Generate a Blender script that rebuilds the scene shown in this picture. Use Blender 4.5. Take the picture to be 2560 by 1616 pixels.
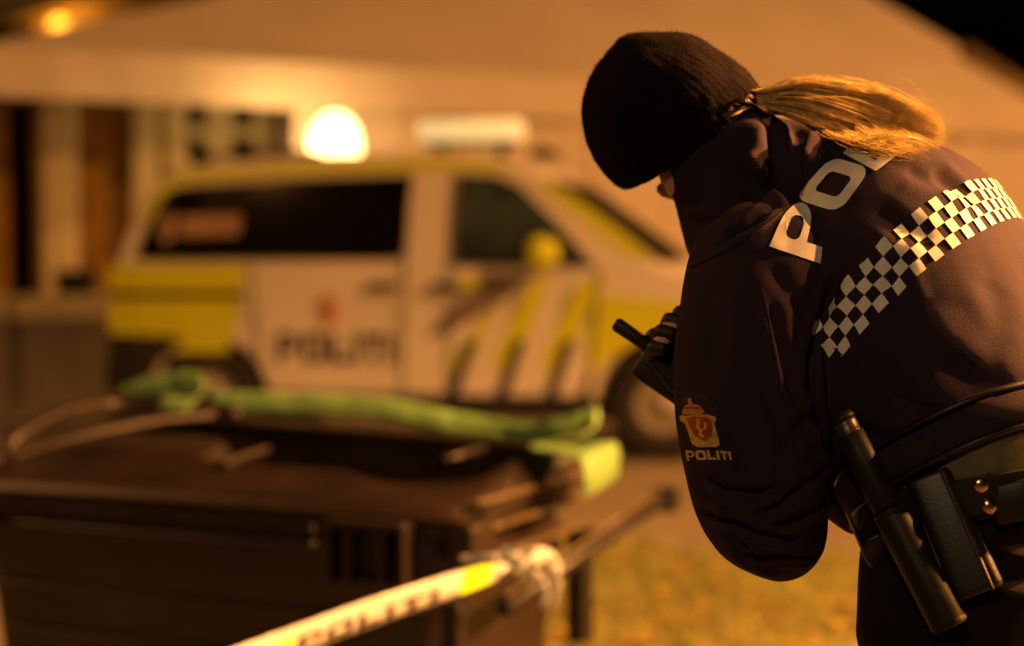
import bpy, bmesh, math, random
import numpy as np
from mathutils import Vector, Matrix
from mathutils.bvhtree import BVHTree
from mathutils.geometry import tessellate_polygon

random.seed(4)
RNG = np.random.default_rng(4)
for o in list(bpy.data.objects):
    bpy.data.objects.remove(o)
SC = bpy.context.scene
COL = SC.collection

# ------------------------------------------------------------------ camera
FPX = 4500.0                 # focal length in photo pixels (photo 2560 x 1616)
CAM_H = 1.38
HORIZON = 630.0
PITCH = math.atan((808.0 - HORIZON) / FPX)
cam_d = bpy.data.cameras.new('camera')
cam = bpy.data.objects.new('camera', cam_d)
COL.objects.link(cam)
cam.location = (0, 0, CAM_H)
cam.rotation_euler = (math.pi / 2 - PITCH, 0, 0)
cam_d.sensor_fit = 'HORIZONTAL'
cam_d.sensor_width = 36.0
cam_d.lens = FPX / 2560.0 * 36.0
cam_d.clip_end = 500
cam_d.dof.use_dof = True
cam_d.dof.focus_distance = 2.06
cam_d.dof.aperture_fstop = 2.1
cam_d.dof.aperture_blades = 0
SC.camera = cam
CAM_M = Matrix.Translation((0, 0, CAM_H)) @ Matrix.Rotation(math.pi / 2 - PITCH, 4, 'X')
CAM_R = CAM_M.to_3x3()


def at(px, py, d):
    """world point on the sight line of a photo pixel at axial distance d"""
    return CAM_M @ Vector(((px - 1280) / FPX * d, (808 - py) / FPX * d, -d))


def atz(px, py, y):
    """world point on the sight line of a photo pixel where world y equals y"""
    v = CAM_R @ Vector(((px - 1280) / FPX, (808 - py) / FPX, -1))
    return Vector((0, 0, CAM_H)) + v * (y / v.y)


# ------------------------------------------------------------------ world, light, exposure
w = bpy.data.worlds.new('World')
SC.world = w
w.use_nodes = True
nt = w.node_tree
sky = nt.nodes.new('ShaderNodeTexSky')
sky.sky_type = 'NISHITA'
sky.sun_disc = False
sky.sun_elevation = math.radians(-4)
sky.sun_rotation = math.radians(120)
nt.links.new(sky.outputs[0], nt.nodes['Background'].inputs[0])
nt.nodes['Background'].inputs[1].default_value = 0.05
SODIUM = (1.0, 0.375, 0.085)

SC.view_settings.view_transform = 'Standard'
SC.view_settings.look = 'None'
SC.view_settings.exposure = -0.1
SC.view_settings.gamma = 1.0
SC.view_settings.use_curve_mapping = False
SC.cycles.use_denoising = True
SC.cycles.max_bounces = 6
SC.cycles.sample_clamp_indirect = 6.0
SC.cycles.caustics_reflective = False
SC.cycles.caustics_refractive = False


# ------------------------------------------------------------------ helpers
def tag(o, label=None, cat=None, group=None, kind=None):
    if label: o['label'] = label
    if cat: o['category'] = cat
    if group: o['group'] = group
    if kind: o['kind'] = kind
    return o


def empty(name, loc=(0, 0, 0), rz=0.0):
    o = bpy.data.objects.new(name, None)
    o.location = loc
    o.rotation_euler = (0, 0, rz)
    COL.objects.link(o)
    return o


def link_mesh(name, me, mat, parent=None, smooth=False):
    o = bpy.data.objects.new(name, me)
    COL.objects.link(o)
    if mat is not None:
        me.materials.append(mat)
    if parent is not None:
        o.parent = parent
    if smooth:
        for p in me.polygons:
            p.use_smooth = True
    return o


def mk(name, verts, faces, mat, parent=None, smooth=False, bevel=0.0, seg=2, angle=35, fixn=True):
    me = bpy.data.meshes.new(name)
    me.from_pydata([tuple(v) for v in verts], [], faces)
    if fixn:
        bm = bmesh.new(); bm.from_mesh(me)
        bmesh.ops.recalc_face_normals(bm, faces=bm.faces)
        bm.to_mesh(me); bm.free()
    me.update()
    o = link_mesh(name, me, mat, parent, smooth)
    if bevel > 0:
        b = o.modifiers.new('bevel', 'BEVEL')
        b.width = bevel; b.segments = seg; b.limit_method = 'ANGLE'; b.angle_limit = math.radians(angle)
        for p in me.polygons:
            p.use_smooth = True
        n = o.modifiers.new('wn', 'WEIGHTED_NORMAL'); n.keep_sharp = True
    return o


class MB:
    """collects simple shapes into one mesh"""
    def __init__(self): self.v = []; self.f = []

    def add(self, vs, fs):
        k = len(self.v)
        self.v += [Vector(v) for v in vs]
        self.f += [tuple(i + k for i in f) for f in fs]
        return self

    def box(self, c, s, rot=None):
        c = Vector(c); vs = []
        for dz in (-1, 1):
            for dx, dy in ((-1, -1), (1, -1), (1, 1), (-1, 1)):
                p = Vector((dx * s[0] / 2, dy * s[1] / 2, dz * s[2] / 2))
                if rot is not None: p = rot @ p
                vs.append(c + p)
        return self.add(vs, [(0, 3, 2, 1), (4, 5, 6, 7), (0, 1, 5, 4), (1, 2, 6, 5), (2, 3, 7, 6), (3, 0, 4, 7)])

    def tube(self, pts, rad, n=10, cap=True):
        vs, fs = tube_geo(pts, rad, n, cap)
        return self.add(vs, fs)

    def build(self, name, mat, parent=None, **k):
        return mk(name, self.v, self.f, mat, parent, **k)


def frame_along(pts):
    pts = [Vector(p) for p in pts]
    T = []
    for i in range(len(pts)):
        a = pts[max(i - 1, 0)]; b = pts[min(i + 1, len(pts) - 1)]
        t = (b - a)
        T.append(t.normalized() if t.length > 1e-9 else Vector((0, 0, 1)))
    ref = Vector((0, 0, 1)) if abs(T[0].z) < 0.9 else Vector((1, 0, 0))
    u = (ref - T[0] * ref.dot(T[0])).normalized()
    out = []
    for t in T:
        u = (u - t * u.dot(t))
        u = u.normalized() if u.length > 1e-6 else t.orthogonal().normalized()
        out.append((t, u, t.cross(u)))
    return pts, out


def tube_geo(pts, rad, n=10, cap=True):
    pts, fr = frame_along(pts)
    if not hasattr(rad, '__len__'): rad = [rad] * len(pts)
    vs, fs = [], []
    for p, (t, u, v), r in zip(pts, fr, rad):
        for k in range(n):
            a = 2 * math.pi * k / n
            vs.append(p + u * (math.cos(a) * r) + v * (math.sin(a) * r))
    for i in range(len(pts) - 1):
        for k in range(n):
            k2 = (k + 1) % n
            fs.append((i * n + k, i * n + k2, (i + 1) * n + k2, (i + 1) * n + k))
    if cap:
        fs.append(tuple(reversed(range(n))))
        fs.append(tuple((len(pts) - 1) * n + k for k in range(n)))
    return vs, fs


def spline(pts, n):
    """Catmull-Rom through control points; points may carry extra numbers"""
    P = [np.array(p, float) for p in pts]
    P = [2 * P[0] - P[1]] + P + [2 * P[-1] - P[-2]]
    out = []
    m = len(P) - 3
    for k in range(n):
        t = k / (n - 1) * m
        i = min(int(t), m - 1); t -= i
        a, b, c, d = P[i:i + 4]
        out.append(0.5 * ((2 * b) + (-a + c) * t + (2 * a - 5 * b + 4 * c - d) * t * t + (-a + 3 * b - 3 * c + d) * t ** 3))
    return out


def loft(rings, cap=True, closed=True):
    n = len(rings[0]); vs = []; fs = []
    for r in rings: vs += [Vector(p) for p in r]
    for i in range(len(rings) - 1):
        for k in range(n if closed else n - 1):
            k2 = (k + 1) % n
            fs.append((i * n + k, i * n + k2, (i + 1) * n + k2, (i + 1) * n + k))
    if cap:
        fs.append(tuple(reversed(range(n))))
        fs.append(tuple((len(rings) - 1) * n + k for k in range(n)))
    return vs, fs


def sring(c, ax, ay, a, bp, bn, n=36, e=2.2):
    """superellipse ring: ax half width a, ay half depth bp on + side and bn on - side"""
    out = []
    for k in range(n):
        t = 2 * math.pi * k / n
        cx, sy = math.cos(t), math.sin(t)
        x = math.copysign(abs(cx) ** (2 / e), cx) * a
        y = math.copysign(abs(sy) ** (2 / e), sy) * (bp if sy > 0 else bn)
        out.append(Vector(c) + ax * x + ay * y)
    return out


def sphere_geo(c, r, nu=20, nv=12, M=None):
    c = Vector(c)
    if not hasattr(r, '__len__'): r = (r, r, r)
    vs = []; fs = []
    for j in range(1, nv):
        for i in range(nu):
            ph = math.pi * j / nv; th = 2 * math.pi * i / nu
            p = Vector((math.sin(ph) * math.cos(th) * r[0], math.sin(ph) * math.sin(th) * r[1], math.cos(ph) * r[2]))
            vs.append(c + (M @ p if M is not None else p))
    top = len(vs); p = Vector((0, 0, r[2])); vs.append(c + (M @ p if M is not None else p))
    p = Vector((0, 0, -r[2])); vs.append(c + (M @ p if M is not None else p))
    for j in range(nv - 2):
        for i in range(nu):
            i2 = (i + 1) % nu
            fs.append((j * nu + i, (j + 1) * nu + i, (j + 1) * nu + i2, j * nu + i2))
    for i in range(nu):
        i2 = (i + 1) % nu
        fs.append((top, i, i2)); fs.append((top + 1, (nv - 2) * nu + i2, (nv - 2) * nu + i))
    return vs, fs


def remeshed(parts, voxel, smooth=4, fac=0.5):
    """union of closed shapes as one continuous mesh (voxel remesh), returned as mesh data"""
    mb = MB()
    for vs, fs in parts: mb.add(vs, fs)
    me = bpy.data.meshes.new('tmp'); me.from_pydata([tuple(v) for v in mb.v], [], mb.f)
    bm = bmesh.new(); bm.from_mesh(me); bmesh.ops.recalc_face_normals(bm, faces=bm.faces); bm.to_mesh(me); bm.free()
    o = bpy.data.objects.new('tmp', me); COL.objects.link(o)
    r = o.modifiers.new('r', 'REMESH'); r.mode = 'VOXEL'; r.voxel_size = voxel; r.adaptivity = 0
    s = o.modifiers.new('s', 'SMOOTH'); s.iterations = smooth; s.factor = fac
    dg = bpy.context.evaluated_depsgraph_get()
    out = bpy.data.meshes.new_from_object(o.evaluated_get(dg))
    bpy.data.objects.remove(o); bpy.data.meshes.remove(me)
    return out


def mesh_np(me):
    co = np.empty(len(me.vertices) * 3); me.vertices.foreach_get('co', co)
    no = np.empty(len(me.vertices) * 3); me.vertices.foreach_get('normal', no)
    return co.reshape(-1, 3), no.reshape(-1, 3)


def set_co(me, co):
    me.vertices.foreach_set('co', np.ascontiguousarray(co, dtype=np.float32).ravel()); me.update()


def vnoise(p, seed=0):
    """smooth value noise on an (n,3) array"""
    p = p + seed * 17.13
    i = np.floor(p).astype(np.int64); f = p - i
    f = f * f * (3 - 2 * f)
    def h(a, b, c):
        n = (a * 374761393 + b * 668265263 + c * 2147483647 + seed * 144665) & 0xffffffff
        n = ((n ^ (n >> 13)) * 1274126177) & 0xffffffff
        return ((n ^ (n >> 16)) & 0xffff) / 65535.0
    r = 0
    for dx in (0, 1):
        for dy in (0, 1):
            for dz in (0, 1):
                wt = (f[:, 0] if dx else 1 - f[:, 0]) * (f[:, 1] if dy else 1 - f[:, 1]) * (f[:, 2] if dz else 1 - f[:, 2])
                r = r + wt * h(i[:, 0] + dx, i[:, 1] + dy, i[:, 2] + dz)
    return r * 2 - 1


# ------------------------------------------------------------------ materials
MATS = {}


def mat(name, col, rough=0.6, metal=0.0, var=0.12, vscale=6.0, bump=0.0, bscale=120.0, emit=None, estr=0.0, spec=0.5, trans=0.0, col2=None, sheen=0.0, obj=True, coat=0.0):
    if name in MATS: return MATS[name]
    m = bpy.data.materials.new(name); m.use_nodes = True
    t = m.node_tree; b = t.nodes['Principled BSDF']
    b.inputs['Roughness'].default_value = rough
    b.inputs['Metallic'].default_value = metal
    b.inputs['Specular IOR Level'].default_value = spec
    b.inputs['Transmission Weight'].default_value = trans
    b.inputs['Sheen Weight'].default_value = sheen
    b.inputs['Coat Weight'].default_value = coat
    tc = t.nodes.new('ShaderNodeTexCoord')
    n1 = t.nodes.new('ShaderNodeTexNoise'); n1.inputs['Scale'].default_value = vscale; n1.inputs['Detail'].default_value = 5
    t.links.new(tc.outputs['Object'], n1.inputs['Vector'])
    mix = t.nodes.new('ShaderNodeMix'); mix.data_type = 'RGBA'
    c2 = col2 if col2 else tuple(c * (1 - var) for c in col)
    c1 = col if col2 else tuple(min(1, c * (1 + var)) for c in col)
    mix.inputs[6].default_value = (*c2, 1); mix.inputs[7].default_value = (*c1, 1)
    rp = t.nodes.new('ShaderNodeMapRange'); rp.inputs[1].default_value = 0.35; rp.inputs[2].default_value = 0.65
    t.links.new(n1.outputs[0], rp.inputs[0]); t.links.new(rp.outputs[0], mix.inputs[0])
    t.links.new(mix.outputs[2], b.inputs['Base Color'])
    if bump > 0:
        n2 = t.nodes.new('ShaderNodeTexNoise'); n2.inputs['Scale'].default_value = bscale; n2.inputs['Detail'].default_value = 3
        t.links.new(tc.outputs['Object'], n2.inputs['Vector'])
        bp = t.nodes.new('ShaderNodeBump'); bp.inputs['Strength'].default_value = bump; bp.inputs['Distance'].default_value = 0.002
        t.links.new(n2.outputs[0], bp.inputs['Height']); t.links.new(bp.outputs[0], b.inputs['Normal'])
    if emit:
        b.inputs['Emission Color'].default_value = (*emit, 1); b.inputs['Emission Strength'].default_value = estr
    MATS[name] = m
    return m


M_JACKET = mat('jacket_cloth', (0.034, 0.021, 0.038), 0.85, var=0.10, vscale=9, bump=0.5, bscale=700, sheen=0.0, spec=0.12)
M_TROUSER = mat('trouser_cloth', (0.012, 0.009, 0.011), 0.9, var=0.12, vscale=12, bump=0.5, bscale=600, spec=0.15)
M_KNIT = mat('beanie_knit', (0.0085, 0.0048, 0.0080), 0.95, var=0.15, vscale=20, bump=0.9, bscale=420, spec=0.08, sheen=0.0)
M_SKIN = mat('skin', (0.58, 0.36, 0.27), 0.5, var=0.08, vscale=30, bump=0.15, bscale=300)
M_HAIR = mat('blonde_hair', (0.74, 0.55, 0.18), 0.42, var=0.5, vscale=60, spec=0.6)
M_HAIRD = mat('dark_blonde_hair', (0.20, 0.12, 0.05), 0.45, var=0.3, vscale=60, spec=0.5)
M_REFL = mat('reflective_print', (0.86, 0.84, 0.78), 0.55, var=0.04, vscale=40, spec=0.5)
M_LEATHER = mat('black_leather', (0.013, 0.009, 0.008), 0.42, var=0.3, vscale=30, bump=0.12, bscale=400)
M_RUBBER = mat('black_rubber', (0.012, 0.011, 0.010), 0.55, var=0.2, vscale=30, bump=0.2, bscale=300)
M_BATON = mat('baton_black', (0.014, 0.012, 0.008), 0.5, var=0.25, vscale=50, bump=0.2, bscale=300, spec=.3)
M_STEEL = mat('worn_steel', (0.5, 0.48, 0.45), 0.3, metal=1.0, var=0.2, vscale=40)
M_BRASS = mat('brass_snap', (0.75, 0.55, 0.25), 0.22, metal=1.0, var=0.1, vscale=40)
M_KHAKI = mat('khaki_lining', (0.13, 0.115, 0.06), 0.8, var=0.2, vscale=25, bump=0.3, bscale=400)
M_GOLD = mat('gold_thread', (0.70, 0.42, 0.06), 0.7, var=0.15, vscale=160, bump=0.5, bscale=900)
M_RED = mat('red_thread', (0.42, 0.06, 0.02), 0.7, var=0.15, vscale=160, bump=0.5, bscale=900)
M_PATCH = mat('patch_black', (0.012, 0.010, 0.010), 0.8, var=0.1, vscale=80, bump=0.3, bscale=700)
M_VANW = mat('van_white_paint', (0.78, 0.76, 0.72), 0.5, var=0.03, vscale=2, spec=.3)
M_VANY = mat('van_yellow_foil', (0.68, 0.76, 0.02), 0.5, var=0.04, vscale=2, spec=.3)
M_VANB = mat('van_black_foil', (0.03, 0.026, 0.03), 0.4, var=0.1, vscale=4)
M_VANSHADE = mat('van_shadow_grey', (0.22, 0.19, 0.16), 0.4, var=0.1, vscale=4)
M_PLAST = mat('black_plastic_trim', (0.02, 0.018, 0.017), 0.5, var=0.2, vscale=8, bump=0.2, bscale=200)
M_GLASS = mat('tinted_glass', (0.005, 0.004, 0.003), 0.08, var=0.1, vscale=3, spec=0.12)
M_GLASS2 = mat('cab_glass', (0.03, 0.05, 0.05), 0.25, var=0.7, vscale=2.5, spec=0.3)
M_TYRE = mat('tyre_rubber', (0.018, 0.016, 0.015), 0.8, var=0.2, vscale=15, bump=0.3, bscale=100)
M_RIM = mat('wheel_steel', (0.40, 0.37, 0.33), 0.45, metal=0.5, var=0.15, vscale=10)
M_BIN = mat('bin_plastic', (0.017, 0.0105, 0.0085), 0.42, var=0.45, vscale=5, bump=0.6, bscale=60)
M_BIND = mat('bin_black_plastic', (0.010, 0.009, 0.008), 0.45, var=0.3, vscale=6, bump=0.4, bscale=90)
M_GREEN = mat('green_band_plastic', (0.17, 0.34, 0.11), 0.65, var=0.12, vscale=9, bump=0.3, bscale=60)
M_TAPEW = mat('tape_white', (0.56, 0.61, 0.66), 0.3, var=0.04, vscale=10, bump=0.2, bscale=40)
M_TAPEY = mat('tape_yellow', (0.52, 0.85, 0.02), 0.3, var=0.04, vscale=10)
M_TAPEB = mat('tape_print', (0.025, 0.012, 0.008), 0.4, var=0.1, vscale=20)
M_CANVAS = mat('tent_canvas', (0.68, 0.62, 0.54), 0.75, var=0.05, vscale=1.2, bump=0.3, bscale=15)
M_TIMBER = mat('brown_timber', (0.46, 0.27, 0.05), 0.7, var=0.25, vscale=3, bump=0.5, bscale=40)
M_CREAM = mat('cream_paint', (0.80, 0.71, 0.44), 0.6, var=0.08, vscale=4)
M_CONC = mat('rendered_concrete', (0.34, 0.30, 0.24), 0.85, var=0.2, vscale=3, bump=0.6, bscale=40)
M_GALV = mat('galvanised_steel', (0.35, 0.34, 0.32), 0.4, metal=0.8, var=0.15, vscale=10)

def add_wrinkles(m, scale, strength, dist):
    t = m.node_tree; b = t.nodes['Principled BSDF']
    tc = t.nodes.new('ShaderNodeTexCoord')
    n = t.nodes.new('ShaderNodeTexNoise'); n.noise_type = 'RIDGED_MULTIFRACTAL'; n.inputs['Scale'].default_value = scale; n.inputs['Detail'].default_value = 3.0
    n.inputs['Distortion'].default_value = .6
    t.links.new(tc.outputs['Object'], n.inputs['Vector'])
    bp = t.nodes.new('ShaderNodeBump'); bp.inputs['Strength'].default_value = strength; bp.inputs['Distance'].default_value = dist
    t.links.new(n.outputs[0], bp.inputs['Height'])
    old = b.inputs['Normal'].links[0].from_node if b.inputs['Normal'].is_linked else None
    if old: t.links.new(bp.outputs[0], old.inputs['Normal'])
    else: t.links.new(bp.outputs[0], b.inputs['Normal'])


add_wrinkles(M_JACKET, 7.0, .35, .010)
add_wrinkles(M_TROUSER, 9.0, .4, .010)
add_wrinkles(M_KNIT, 16.0, .3, .005)

# ------------------------------------------------------------------ ground
def ground_mat():
    m = bpy.data.materials.new('gravel_ground'); m.use_nodes = True
    t = m.node_tree; b = t.nodes['Principled BSDF']; b.inputs['Roughness'].default_value = 0.9
    tc = t.nodes.new('ShaderNodeTexCoord')
    a = t.nodes.new('ShaderNodeTexNoise'); a.inputs['Scale'].default_value = 0.9; a.inputs['Detail'].default_value = 6
    c = t.nodes.new('ShaderNodeTexNoise'); c.inputs['Scale'].default_value = 45; c.inputs['Detail'].default_value = 4
    for n in (a, c): t.links.new(tc.outputs['Object'], n.inputs['Vector'])
    r = t.nodes.new('ShaderNodeValToRGB')
    r.color_ramp.elements[0].position = 0.3; r.color_ramp.elements[0].color = (0.19, 0.16, 0.11, 1)
    r.color_ramp.elements[1].position = 0.7; r.color_ramp.elements[1].color = (0.36, 0.31, 0.23, 1)
    ad = t.nodes.new('ShaderNodeMath'); ad.operation = 'MULTIPLY_ADD'; ad.inputs[1].default_value = 0.5
    t.links.new(c.outputs[0], ad.inputs[0]); 
    hf = t.nodes.new('ShaderNodeMath'); hf.operation = 'MULTIPLY'; hf.inputs[1].default_value = 0.5
    t.links.new(a.outputs[0], hf.inputs[0]); t.links.new(hf.outputs[0], ad.inputs[2])
    t.links.new(ad.outputs[0], r.inputs[0]); t.links.new(r.outputs[0], b.inputs['Base Color'])
    bp = t.nodes.new('ShaderNodeBump'); bp.inputs['Strength'].default_value = 0.6; bp.inputs['Distance'].default_value = 0.01
    t.links.new(c.outputs[0], bp.inputs['Height']); t.links.new(bp.outputs[0], b.inputs['Normal'])
    return m


M_GROUND = ground_mat()
g = mk('ground', [(-150, -80, 0), (150, -80, 0), (150, 250, 0), (-150, 250, 0)], [(0, 1, 2, 3)], M_GROUND)
tag(g, 'trodden gravel forecourt lit orange by street lamps', None, None, 'structure')

ra = mk('added_dark_lane', [(-60, -40, .004), (60, -40, .004), (60, 3.1, .004), (-60, 3.1, .004)], [(0, 1, 2, 3)], mat('asphalt', (.045, .043, .042), .85, var=.25, vscale=30, bump=.6, bscale=180))  # unseen lane added to cut light bouncing off the ground onto the sleeve
tag(ra, 'unseen dark asphalt lane added under the officer to cut ground bounce', None, None, 'structure')


def blades(name, n, region, h, wd, mats, flat=False):
    x0, x1, y0, y1 = region
    vs = []; fs = []; mi = []
    for k in range(n):
        x = random.uniform(x0, x1); y = random.uniform(y0, y1)
        edge = y - (7.6 + 0.35 * math.sin(x * 2.3) + 0.2 * math.sin(x * 5.1))
        if edge > 0 and random.random() < min(1, edge * 1.4): continue
        a = random.uniform(0, 2 * math.pi); u = Vector((math.cos(a), math.sin(a), 0)); v = Vector((-u.y, u.x, 0))
        s = random.uniform(0.6, 1.4); i = len(vs)
        if flat:
            L = h * s; W = wd * s; z = 0.012 + random.random() * 0.03
            c = Vector((x, y, z)); t1 = random.uniform(-.5, .5); t2 = random.uniform(-.5, .5)
            vs += [c - u * L + Vector((0, 0, -t1 * L * .3)), c + v * W + Vector((0, 0, t2 * W)), c + u * L + Vector((0, 0, abs(t1) * L * .5)), c - v * W + Vector((0, 0, abs(t2) * W * .3))]
            fs.append((i, i + 1, i + 2, i + 3))
        else:
            c = Vector((x, y, 0)); l = Vector((random.gauss(0, .35), random.gauss(0, .35), 0)) * h
            vs += [c - u * wd, c + u * wd, c + l + Vector((0, 0, h * s))]
            fs.append((i, i + 1, i + 2))
        mi.append(random.randrange(len(mats)))
    me = bpy.data.meshes.new(name); me.from_pydata([tuple(v) for v in vs], [], fs)
    o = link_mesh(name, me, None)
    for m in mats: me.materials.append(m)
    me.polygons.foreach_set('material_index', mi)
    return o


M_GRASS = mat('dry_grass', (0.25, 0.27, 0.05), 0.7, var=0.35, vscale=2.0)
M_LEAF1 = mat('yellow_leaf', (0.50, 0.34, 0.05), 0.6, var=0.3, vscale=7)
M_LEAF2 = mat('brown_leaf', (0.32, 0.17, 0.05), 0.6, var=0.3, vscale=7)
M_LEAF3 = mat('green_leaf', (0.26, 0.27, 0.05), 0.6, var=0.3, vscale=7)
tag(blades('grass', 40000, (-1.2, 3.4, 3.2, 8.8), 0.05, 0.006, [M_GRASS, M_LEAF3]), 'short yellowish grass of the verge behind the officer', 'grass', None, 'stuff')
tag(blades('fallen_leaves', 1500, (-1.2, 3.4, 3.2, 8.6), 0.04, 0.028, [M_LEAF1, M_LEAF2, M_LEAF3, M_LEAF1], True), 'yellow and brown fallen leaves strewn on the verge', 'leaves', None, 'stuff')

# ------------------------------------------------------------------ street lamps (outside the frame)
M_LAMPGLASS = mat('sodium_lamp_glass', (0.9, 0.6, 0.25), 0.3, var=0.0, emit=(1.0, 0.5, 0.15), estr=12)


def street_lamp(x, y, h, reach, power, radius, label, colour=SODIUM):
    t = empty('street_lamp', (x, y, 0))
    MB().tube([(0, 0, 0), (0, 0, 1.2), (0, 0, h * .95)], [0.085, 0.07, 0.045], 14).tube([(0, 0, 0), (0, 0, .06)], [.16, .14], 14).build('pole', M_GALV, t, smooth=False)
    rx, ry = reach
    MB().tube([(0, 0, h * .94), (rx * .2, ry * .2, h * .99), (rx * .6, ry * .6, h * 1.02), (rx, ry, h * 1.02)], 0.03, 10).build('arm', M_GALV, t, smooth=True)
    a = math.atan2(ry, rx); R = Matrix.Rotation(a, 3, 'Z')
    hd = [sring(Vector((rx, ry, h * 1.02 + dz)), R @ Vector((1, 0, 0)), R @ Vector((0, 1, 0)), a_, b_, b_, 20) for dz, a_, b_ in ((-.05, .26, .13), (0, .27, .14), (.06, .22, .10), (.08, .1, .05))]
    mk('lamp_head', *loft(hd), M_GALV, t, smooth=True)
    gl = [sring(Vector((rx, ry, h * 1.02 + dz)), R @ Vector((1, 0, 0)), R @ Vector((0, 1, 0)), a_, b_, b_, 20) for dz, a_, b_ in ((-.053, .2, .1), (-.075, .17, .08), (-.085, .08, .04))]
    mk('lamp_glass', *loft(gl), M_LAMPGLASS, t, smooth=True)
    tag(t, label, 'street lamp', 'sodium street lamps')
    L = bpy.data.lights.new('sodium_light', 'SPOT'); L.energy = power; L.color = colour; L.shadow_soft_size = radius
    L.spot_size = math.radians(172); L.spot_blend = 0.35
    lo = bpy.data.objects.new('sodium_light', L); COL.objects.link(lo); lo.parent = t; lo.location = (rx, ry, h * 1.02 - .12)
    return t


street_lamp(3.35, 2.75, 2.62, (-0.55, 0.0), 3300, 0.08, 'lit steel street lamp closest to the officer, beyond the right picture edge')
street_lamp(10.4, 3.2, 7.0, (-1.0, 0.0), 8600, 0.10, 'tall lit steel street lamp far beyond the right picture edge')
street_lamp(9.6, 12.4, 8.0, (-1.0, 0.4), 4000, 0.10, 'lit steel street lamp near the corner of the pale tent')
street_lamp(-3.0, -6.5, 6.0, (0.8, 0.8), 760, 0.10, 'lit steel street lamp behind the photographer', (1.0, .64, .32))
street_lamp(-7.4, 5.2, 5.5, (0.7, 0.1), 800, 0.10, 'added unseen street lamp to the left, brightening the container and low wall')  # added lamp without a known source, fills container front and low wall

# ------------------------------------------------------------------ letters as polygons
def arc(cx, cy, r, a0, a1, n=6):
    return [(cx + r * math.cos(math.radians(a0 + (a1 - a0) * k / n)), cy + r * math.sin(math.radians(a0 + (a1 - a0) * k / n))) for k in range(n + 1)]


def rrect(x0, y0, x1, y1, r):
    return arc(x0 + r, y0 + r, r, 180, 270) + arc(x1 - r, y0 + r, r, 270, 360) + arc(x1 - r, y1 - r, r, 0, 90) + arc(x0 + r, y1 - r, r, 90, 180)


def glyph(ch):
    """(width, [outer, hole...]) for height 1, wide heavy lettering"""
    s = 0.27
    if ch == 'P':
        wd = 0.92
        out = [(0, 0), (s, 0), (s, .34), (wd - .3, .34)] + arc(wd - .3, .64, .30, -90, 0) + arc(wd - .36, .64, .36, 0, 90) + [(0, 1)]
        return wd, [out, rrect(s - .02, .50, wd - s + .03, .80, .12)]
    if ch == 'O':
        wd = 1.0
        return wd, [rrect(0, 0, wd, 1, .26), rrect(s, .23, wd - s, .77, .1)]
    if ch == 'L': return .8, [[(0, 0), (.8, 0), (.8, .26), (s, .26), (s, 1), (0, 1)]]
    if ch == 'I': return s, [[(0, 0), (s, 0), (s, 1), (0, 1)]]
    if ch == 'T': return .86, [[(.295, 0), (.565, 0), (.565, .75), (.86, .75), (.86, 1), (0, 1), (0, .75), (.295, .75)]]


def tri_polys(polys, maxlen):
    """triangulate a polygon with holes and refine edges longer than maxlen; returns verts2d, faces"""
    vl = [[Vector((p[0], p[1], 0)) for p in poly] for poly in polys]
    flat = [p for poly in vl for p in poly]
    tris = tessellate_polygon(vl)
    bm = bmesh.new()
    bv = [bm.verts.new(p) for p in flat]
    for t in tris:
        try: bm.faces.new([bv[i] for i in t])
        except ValueError: pass
    for _ in range(7):
        es = [e for e in bm.edges if e.calc_length() > maxlen]
        if not es: break
        bmesh.ops.subdivide_edges(bm, edges=es, cuts=1)
        bmesh.ops.triangulate(bm, faces=[f for f in bm.faces if len(f.verts) > 3])
    bm.verts.index_update()
    vs = [(v.co.x, v.co.y) for v in bm.verts]; fs = [tuple(v.index for v in f.verts) for f in bm.faces]
    bm.free()
    return vs, fs


def word(text, gap=0.13, maxlen=0.25):
    """list of (letter, verts2d, faces) laid out along x, height 1; and the total width"""
    x = 0; out = []
    for ch in text:
        wd, polys = glyph(ch)
        vs, fs = tri_polys(polys, maxlen)
        out.append((ch, [(vx + x, vy) for vx, vy in vs], fs))
        x += wd + gap
    return out, x - gap


def solid2d(vs2, fs, fn, name, matl, parent, thick_fn=None):
    """map a flat triangulation through fn(u, v) -> point"""
    return mk(name, [fn(u, v) for u, v in vs2], fs, matl, parent, smooth=False, fixn=False)

# ------------------------------------------------------------------ pale tent
TA = at(-60, 115, 14.5); TB = at(2640, 258, 20.2)
TB.z = TA.z
tdir = (TB - TA); tlen = tdir.length; tdir.normalize()
tper = Vector((-tdir.y, tdir.x, 0))
APEX = at(1740, -266, 21.5)
TC = TB + tper * 6.5; TD = TA + tper * 6.5
tent = empty('tent', (TA.x, TA.y, 0))
tag(tent, 'large pale canvas tent with pyramid roof behind the police van', 'tent')
TO = Vector((TA.x, TA.y, 0))


def canvas_tri(a, b, c, n, sag):
    vs = []; fs = []; idx = {}
    for i in range(n + 1):
        for j in range(n + 1 - i):
            u, v = i / n, j / n
            p = a + (b - a) * u + (c - a) * v
            s = u * (1 - u - v) * 4 * sag * .5 + 27 * u * v * (1 - u - v) * sag * .5
            idx[i, j] = len(vs); vs.append(p - Vector((0, 0, s)) - TO)
    for i in range(n):
        for j in range(n - i):
            fs.append((idx[i, j], idx[i + 1, j], idx[i, j + 1]))
            if i + j < n - 1: fs.append((idx[i + 1, j], idx[i + 1, j + 1], idx[i, j + 1]))
    return vs, fs


for a, b in ((TA, TB), (TB, TC), (TC, TD), (TD, TA)):
    mk('roof_panel', *canvas_tri(a, b, APEX, 14, 0.30), M_CANVAS, tent, smooth=True)


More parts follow.
